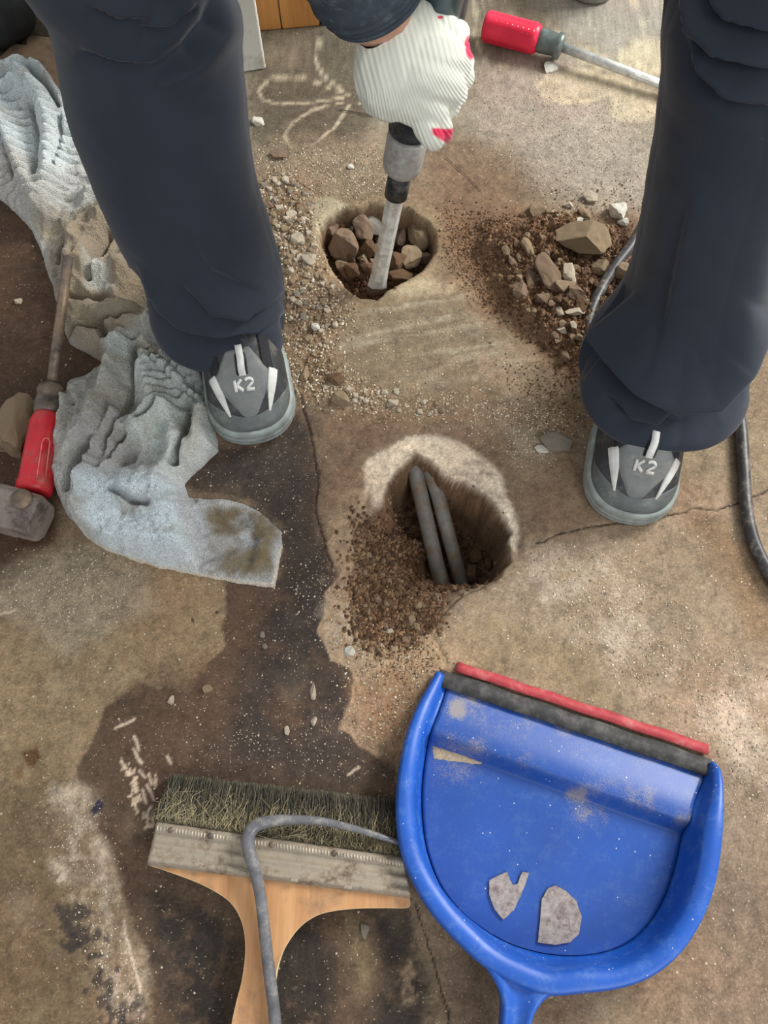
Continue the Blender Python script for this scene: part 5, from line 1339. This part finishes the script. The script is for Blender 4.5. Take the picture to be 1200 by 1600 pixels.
# soil pile stones
R2 = 'stones on the soil pile'
for k, (px, py, w, h, m, lab, tl_) in enumerate([
    (902, 397, 84, 46, TAN, 'large flat tan slab on top of the soil pile', .55),
    (850, 450, 34, 54, PINK, 'tall pinkish block in the middle of the soil pile', .7),
    (827, 452, 18, 38, PINK, 'narrow pinkish sliver left of the tall block', .8),
    (881, 446, 24, 32, PALE, 'pale beige chunk right of the tall block', .8),
    (873, 466, 34, 22, TAN, 'tan chunk below the pale beige chunk', .8),
    (890, 476, 24, 28, PINK, 'brownish chunk at the right of the tan chunk', .8),
    (842, 482, 24, 18, PINK, 'small block at the foot of the tall pinkish block', .8),
    (808, 470, 22, 24, PINK, 'round pinkish lump on the left of the soil pile', .8),
    (893, 505, 32, 10, PALE, 'thin pale splinter lying at the foot of the soil pile', .6),
    (901, 494, 20, 20, BROWN, 'brown lump beside the thin pale splinter', .8),
    (820, 408, 18, 28, TAN, 'tan lump at the upper left of the soil pile', .8),
    (869, 498, 14, 20, PALE, 'small upright beige stone below the tan chunk', .8),
    (837, 332, 24, 24, TAN, 'rounded tan stone beyond the soil pile', .7),
    (856, 340, 14, 12, TAN, 'small tan stone right of the rounded one', .7),
    (962, 334, 30, 28, WHITE, 'bright white lump beside the trouser leg', .8),
    (972, 349, 16, 12, WHITE, 'small white bit touching the bright white lump', .8),
    (887, 322, 16, 10, PALE, 'pale chip farthest in the small cluster beyond the slab', .7),
    (921, 312, 22, 16, PALE, 'pale pinkish chip left above the white lump', .7),
    (912, 336, 22, 14, TAN, 'tan chip in the small cluster beyond the slab', .7),
    (882, 340, 14, 12, TAN, 'tan chip left in the small cluster beyond the slab', .7),
    (904, 348, 10, 10, WHITE, 'tiny white chip nearest the slab', .7),
    (966, 443, 32, 26, TAN, 'orange-tan brick piece between cord and trouser leg', .7),
    (962, 422, 28, 16, PINK, 'brown piece above the orange-tan brick piece', .7),
    (932, 434, 26, 22, TAN, 'tan chunk touching the black cord', .8),
    (874, 528, 16, 12, PALE, 'beige pebble at the near foot of the soil pile', .7),
    (889, 525, 11, 10, PALE, 'small beige pebble near the flat cable', .7),
    (800, 425, 16, 14, PINK, 'reddish clod on the left slope of the soil pile', .8),
    (880, 562, 14, 16, PINK, 'brown clod nearest the right shoe', .7),
    (868, 540, 12, 10, TAN, 'small tan clod below the beige pebble', .7)]):
    rock(px, py, w, h, m, lab, R2, 'stone', seed=k+3, tall=tl_, rot=(-.25 if k == 0 else None))
rnd = random.Random(11)
def sample_in(px_poly, n, r=rnd):
    poly = np.array(px_poly, float); out = []
    while len(out) < n:
        a = r.uniform(poly[:, 0].min(), poly[:, 0].max()); b = r.uniform(poly[:, 1].min(), poly[:, 1].max())
        if sdf(np.array([a]), np.array([b]), poly)[0] > 0: out.append((a, b))
    return out
for px, py in sample_in([(775, 370), (830, 380), (900, 425), (930, 470), (900, 560), (840, 520), (790, 480)], 70):
    s = rnd.uniform(6, 13); m = rnd.choice([BROWN, PINK, BROWN, TAN]); rock(px, py, s, s, m, 'small %s clod on the %s of the soil pile' % (CN[m], 'far slope' if py < 420 else 'middle' if py < 490 else 'near slope'), 'clods in the soil pile', 'soil_clod', seed=rnd.randrange(8), cat='clod')
# loose gravel beside the round hole
for k, (px, py, w, h, m, lab) in enumerate([
    (482, 409, 26, 20, PALE, 'largest pale stone left of the round hole'), (465, 378, 20, 16, PALE, 'pale stone left above the largest one'), (420, 324, 18, 12, PINK, 'pinkish stone nearest the trouser leg at the gravel'),
    (435, 244, 28, 16, PINK, 'pinkish flat stone beyond the gravel'), (548, 262, 10, 8, WHITE, 'white pebble left of the chuck'), (492, 514, 16, 11, WHITE, 'white pebble low in the gravel beside the trouser hem'),
    (455, 338, 16, 16, PALE, 'pale stone in the upper part of the gravel'), (533, 625, 28, 26, TAN, 'yellowish crumbly stone near the toe of the left shoe'), (613, 630, 20, 12, PALE, 'pale flat stone between the two holes'),
    (524, 595, 24, 18, BROWN, 'brown stone above the yellowish crumbly one'), (475, 588, 16, 30, TAN, 'tan pile crumb right of the left shoe'), (866, 695, 50, 28, GREY, 'grey-beige stone in front of the right shoe'),
    (846, 704, 22, 12, WHITE, 'white plaster bit at the left tip of the grey-beige stone'), (402, 191, 24, 13, WHITE, 'flat white chip below the white door post'), (858, 108, 22, 20, WHITE, 'white chip with dark side below the far screwdriver collar'),
    (28, 672, 56, 104, TAN, 'tan stone left of the red screwdriver handle'), (29, 472, 14, 11, PALE, 'single pebble on the dark floor left of the towel'), (489, 1082, 9, 22, PALE, 'pointed pale chip on the black grime'), (490, 1127, 9, 13, PALE, 'pale chip on the black grime above the brush'),
    (448, 1142, 9, 11, PALE, 'small pale chip left above the brush'), (410, 993, 8, 10, GREY, 'grey chip on the damp floor under the towel corner'), (413, 1010, 9, 8, GREY, 'lower grey chip on the damp floor under the towel corner'), (324, 1076, 16, 13, TAN, 'tan flake on the edge of the dry patch'),
    (268, 1094, 10, 14, PALE, 'pale flake on the damp brown floor'), (569, 1452, 15, 24, GREY, 'elongated grey stone below the brush'), (546, 1018, 16, 12, WHITE, 'pale lump on the peeled screed'), (860, 1556, 9, 9, PALE, 'pale crumb by the dustpan handle'),
    (645, 968, 14, 16, TAN, 'tan stone on the near slope of the pit'), (610, 985, 12, 10, PALE, 'pale stone low on the pit slope')]):
    rock(px, py, w, h, m, lab, None, 'stone', seed=k+1, tall=.55 if k != 15 else .8)
i = 0
for px, py in sample_in([(400, 290), (440, 270), (485, 300), (492, 390), (520, 440), (545, 478), (520, 520), (505, 560), (450, 520), (446, 420), (410, 350)], 150):
    s = rnd.uniform(4, 11); m = rnd.choice([PALE, TAN, PALE, PINK, TAN, GREY]); rock(px, py, s*1.15, s, m, '%s %s chip in the %s part of the gravel left of the round hole' % ('tiny' if s < 7 else 'small', CN[m], 'far' if py < 350 else 'middle' if py < 450 else 'near'), 'loose gravel', 'gravel_chip', seed=rnd.randrange(8), tall=.6)
for px, py in sample_in([(500, 600), (620, 612), (700, 630), (690, 650), (600, 640), (520, 625)], 30):
    s = rnd.uniform(4, 9); m = rnd.choice([PALE, TAN, PALE]); rock(px, py, s*1.2, s, m, 'small %s chip strewn between the two holes, %s' % (CN[m], 'nearer the left shoe' if px < 590 else 'straight behind the white rim'), 'chips between the holes', 'gravel_chip', seed=rnd.randrange(8), tall=.6)
for px, py in sample_in([(570, 860), (620, 850), (660, 900), (690, 930), (650, 1000), (600, 1000), (560, 940)], 90):
    s = rnd.uniform(4, 12); p = W(px, py); z0 = fh(p.x, p.y); q = W(px, py, z0*.9); m = rnd.choice([BROWN, PINK, BROWN, TAN]); rock(px, py, s, s, m, '%s clod on the %s part of the crumbling pit slope' % (CN[m], 'upper' if py < 920 else 'lower'), 'clods in the pit', 'soil_clod', seed=rnd.randrange(8), cat='clod')
for px, py, s in ((655, 868, 22), (652, 892, 30), (630, 900, 16), (676, 905, 14), (742, 870, 18), (735, 895, 22), (762, 880, 14), (725, 850, 10)):
    rock(px, py, s, s, (BROWN, TAN)[s % 4 == 0], '%s %s lump %s of the pipes at the pit bottom' % ('big' if s > 17 else 'small', ('brown', 'tan')[s % 4 == 0], 'left' if px < 700 else 'right'), 'lumps beside the pipes', 'soil_clod', z=-.105, seed=s, cat='clod')

# grit nobody could count
def grit(name, label, specs, cat='grit'):
    V = []; F = []; Cc = []; r = random.Random(5)
    base = [(1, 0, 0), (0, 1, 0), (-1, 0, 0), (0, -1, 0), (0, 0, 1), (0, 0, -1)]
    fc = [(0, 1, 4), (1, 2, 4), (2, 3, 4), (3, 0, 4), (1, 0, 5), (2, 1, 5), (3, 2, 5), (0, 3, 5)]
    P_ = []; S_ = []
    for poly, n, lo, hi, cols in specs:
        for a, b in sample_in(poly, n, r):
            a += r.gauss(0, 13); b += r.gauss(0, 11)
            p = W(a, b); P_.append((p.x, p.y)); S_.append((r.uniform(lo, hi)**1.0, r.choice(cols)))
    A = np.array(P_); Z = floor_height(A[:, 0], A[:, 1])
    for (x, y), z, (s, c) in zip(P_, Z, S_):
        if z < -.02: s *= 1.4
        k = len(V); a = r.uniform(0, 6.28); ca, sa = math.cos(a), math.sin(a)
        kx, ky, kz = s*r.uniform(.7, 1.4), s*r.uniform(.6, 1.0), s*r.uniform(.4, .8)
        col = tuple(s2l(np.array(c)*r.uniform(.85, 1.12)))
        for bx, by, bz in base:
            px_, py_, pz_ = bx*kx*r.uniform(.7, 1.2), by*ky*r.uniform(.7, 1.2), bz*kz
            V.append((x+px_*ca-py_*sa, y+px_*sa+py_*ca, z+pz_+kz*.5)); Cc.append(col)
        for f in fc: F.append(tuple(k+q for q in f))
    me = mesh_np(name, V, F, M_attr('loose_grit', .9, .2, .1, 600, .3), False); cattr(me, 'Col', np.clip(np.array(Cc), 0, 1))
    o = objm(name, me); tag(o, label, cat, None, 'stuff')
lt = [(200, 186, 160), (180, 162, 134), (160, 140, 112), (214, 204, 184)]; br_ = [(120, 92, 68), (98, 74, 54), (140, 112, 84), (84, 62, 46)]
grit('loose_grit', 'pale grit and plaster crumbs scattered over the whole worn floor', [
    ([(-60, 20), (1250, 0), (1260, 1640), (-60, 1640)], 900, .0004, .0011, lt),
    (GRAVEL, 2600, .0008, .0026, lt+[(140, 112, 88), (120, 96, 74)]),
    ([(400, 230), (640, 240), (600, 310), (490, 310), (400, 290)], 1100, .0006, .0018, lt),
    ([(500, 470), (620, 480), (760, 520), (700, 600), (540, 580)], 300, .0006, .0014, lt),
    ([(480, 600), (700, 610), (900, 640), (900, 690), (760, 660), (560, 650)], 900, .0006, .0018, lt),
    ([(720, 130), (1000, 160), (1000, 330), (880, 330), (760, 220)], 1500, .0005, .0014, lt),
    ([(850, 290), (1000, 280), (1000, 370), (860, 360)], 250, .0008, .0022, lt+br_),
    ([(780, 640), (880, 650), (860, 720), (800, 710)], 350, .0006, .0016, lt),
    ([(830, 860), (960, 850), (1080, 980), (1200, 1040), (1200, 1300), (1060, 1120), (900, 1010)], 1500, .0005, .0015, lt),
    ([(60, 850), (230, 870), (200, 960), (0, 980)], 500, .0004, .0013, lt),
    ([(90, 1230), (160, 1250), (180, 1400), (230, 1600), (180, 1600), (100, 1380)], 500, .0004, .0012, lt),
    ([(440, 860), (540, 880), (530, 960), (450, 980)], 110, .0005, .0013, lt),
    ([(520, 900), (680, 1000), (640, 1160), (560, 1150), (520, 1020)], 900, .0006, .0016, lt+[(150, 112, 84)]),
    ([(380, 1100), (600, 1120), (600, 1210), (300, 1200)], 220, .0004, .0012, lt)])
grit('soil_crumbs', 'brown soil crumbs of the dug-out pile and the pit slope', [
    (DIRT, 5200, .0012, .0036, br_), ([(700, 330), (800, 340), (830, 500), (760, 480), (700, 400)], 2200, .0007, .002, br_), ([(900, 480), (1000, 500), (960, 600), (890, 600)], 900, .0008, .0024, br_),
    (PIT2, 2600, .0012, .0036, br_), ([(620, 780), (640, 740), (700, 770), (770, 820), (770, 880), (700, 915), (640, 900), (600, 860)], 1800, .0012, .0034, br_), ([(520, 365), (560, 345), (640, 350), (660, 380), (640, 410), (590, 440), (550, 420)], 1000, .0015, .0035, br_), ([(560, 1000), (680, 1000), (690, 1050), (600, 1060)], 500, .0006, .0016, br_+lt[1:3]), ([(780, 560), (900, 580), (900, 680), (820, 640)], 500, .0006, .0018, br_)], 'soil')
# sand left in the dustpan
def sand():
    poly = Wl([(668, 1158), (690, 1160), (730, 1172), (768, 1186), (782, 1198), (740, 1200), (700, 1196), (672, 1190)], .006)
    X = np.arange(poly[:, 0].min()-.003, poly[:, 0].max()+.003, .0012); Y = np.arange(poly[:, 1].min()-.003, poly[:, 1].max()+.003, .0012)
    gx, gy = np.meshgrid(X, Y); x = gx.ravel(); y = gy.ravel(); d = sdf(x+.002*fbm(x, y, .01, 950, 3), y+.002*fbm(x, y, .01, 953, 3), poly)
    z = .003+sst(0, .008, d)*.0035+.0004*fbm(x, y, .003, 956, 2)-.002*(d < 0)
    F = grid_faces(len(Y), len(X)); F = F[(d[F] > -.001).all(1)]; used = np.zeros(len(x), bool); used[F.ravel()] = True; idx = np.cumsum(used)-1
    me = mesh_np('spilled_sand', np.stack([x, y, z], 1)[used], idx[F], M_simple('fine_tan_sand', (186, 166, 138), .95, var=.1, scale=400, bump=.8, bscale=1500))
    o = objm('spilled_sand', me); tag(o, 'little drift of tan sand in the left corner of the dustpan', 'sand', None, 'stuff')
sand()

# ------------------------------------------------------------------ TWIGS AND HAIRS
MT_TWIG = M_simple('dark_wire', (70, 56, 44), .7)
for pts, r, lab in (([(697, 245), (715, 262), (735, 280), (752, 298)], .0004, 'thin dark twig lying right of the chuck'), ([(530, 171), (560, 176), (590, 181), (615, 183)], .0006, 'thin straight twig between the printed flower and the chuck')):
    o = tube('twig', [W(a, b, .0018) for a, b in pts], r, MT_TWIG, None, 6); tag(o, lab, 'twig')

# ------------------------------------------------------------------ FAR EDGE: door post, wood, bag, cardboard, container
def vert_box(name, px0, px1, depth, h, mat, parent=None, turn=0.0, z0=0.0):
    a, b = W(*px0), W(*px1); e = (b-a); L = e.length; e.normalize(); n = Vector((-e.y, e.x, 0))
    bm = bmesh.new(); c = (a+b)/2+n*depth/2+Vector((0, 0, z0+h/2))
    box_bm(bm, c, e*L/2, n*depth/2, Vector((0, 0, h/2))); o = obj(name, bm, mat, parent, smooth=False); bevel(o, .003); return o
t = NT('white_painted_post'); n = t.noise(30, 6, .7); col = t.mix(C4((228, 228, 220)), C4((190, 180, 162)), t.ramp(n, [(.52, 0.0), (.72, .8)]))
MT_POST = t.fin(col, .5, 0, t.bump(t.noise(200, 3), .2, .0008), .35)
o = vert_box('trim_1', (330, 122), (416, 108), .10, 2.1, MT_POST); o['kind'] = 'structure'
wc = thing('wooden_cabinet', 'orange-brown wooden board front standing on the floor behind the white post', 'cabinet', tuple(W(452, 44)))
MT_OW = wood_mat('orange_brown_board', (176, 120, 62), (206, 150, 86), 0.0, 6)
t = NT('vertical_grain_board'); mp_ = t.n('ShaderNodeMapping'); mp_.inputs['Scale'].default_value = (70, 70, 3); t.l(t.coord(), mp_.inputs[0]); nn = t.noise(1.0, 5, .6, mp_.outputs[0])
MT_VW = t.fin(t.ramp(nn, [(.3, C4((168, 112, 58))), (.7, C4((206, 150, 88)))]), .5, 0, t.bump(nn, .2, .001), .3)
for a, b in (((395, 50), (440, 46.5)), ((441.5, 46.5), (500, 41))):
    q = vert_box('board', a, b, .02, .75, MT_VW); put(q, wc)
q = vert_box('edge_shadow', (502, 41), (512, 40), .25, .75, MT_BLACK); put(q, wc)  # black slab standing in for the shadow at the boards' right edge
# black bag
bm = bmesh.new(); bmesh.ops.create_icosphere(bm, subdivisions=4, radius=1); cb = W(-2, 84)
for v in bm.verts:
    d = v.co.copy(); v.co = Vector((cb.x+d.x*.068*(1-.1*d.z), cb.y+.03+d.y*.06, .048+d.z*.049))+d*.006*mnoise.noise(d*2.5)
    if d.z < -.8: v.co.z = max(v.co.z, .001)
o = obj('black_bag', bm, M_simple('dull_black_fabric', (30, 31, 31), .7, var=.2, bump=.4)); tag(o, 'dull black rounded bag at the far left beside the trouser leg', 'bag')
# cardboard
def sheet(name, px, z, th, mat, label, cat):
    p = [W(a, b, z) for a, b in px]; bm = bmesh.new(); prism_bm(bm, p, [q+Vector((0, 0, th)) for q in p]); o = obj(name, bm, mat, None, smooth=False); tag(o, label, cat); return o
sheet('brown_cardboard', [(-60, 130), (-10, 100), (5, 90), (22, 72), (43, 74), (46, 58), (78, 62), (110, 70), (120, 140), (90, 150), (60, 120), (0, 120)], .012, .004, M_simple('brown_card', (142, 118, 94), .85, var=.1, scale=30, dirt=(110, 92, 74)), 'torn brown cardboard sheet behind the towel', 'cardboard')
sheet('fallen_leaf', [(90, 176), (104, 172), (122, 190), (132, 214), (118, 226), (100, 214)], .012, .003, M_simple('dry_leaf', (132, 106, 58), .8, var=.25, scale=90, dirt=(168, 150, 60)), 'dry brown and yellow scrap beside the towel under the trouser leg', 'scrap')
q = vert_box('wooden_plank', (-120, 20), (96, 6), .02, .09, MT_OW); tag(q, 'yellowish wooden plank standing on edge beyond the black bag', 'plank')
# container at the far edge
cc = W(922, -16); cc.y += .0
ct = lathe('grey_tub', Vector((cc.x, cc.y, .001)), (0, 0, 1), [(0, .036), (.004, .042), (.05, .046), (.12, .05), (.125, .052), (.128, .049), (.126, .046), (.012, .040), (.010, .0)], M_simple('grey_plastic_tub', (136, 136, 128), .5, var=.1, dirt=(160, 150, 132)), None, 40)
tag(ct, 'grey round tub standing at the far edge beyond the bright red screwdriver', 'tub')
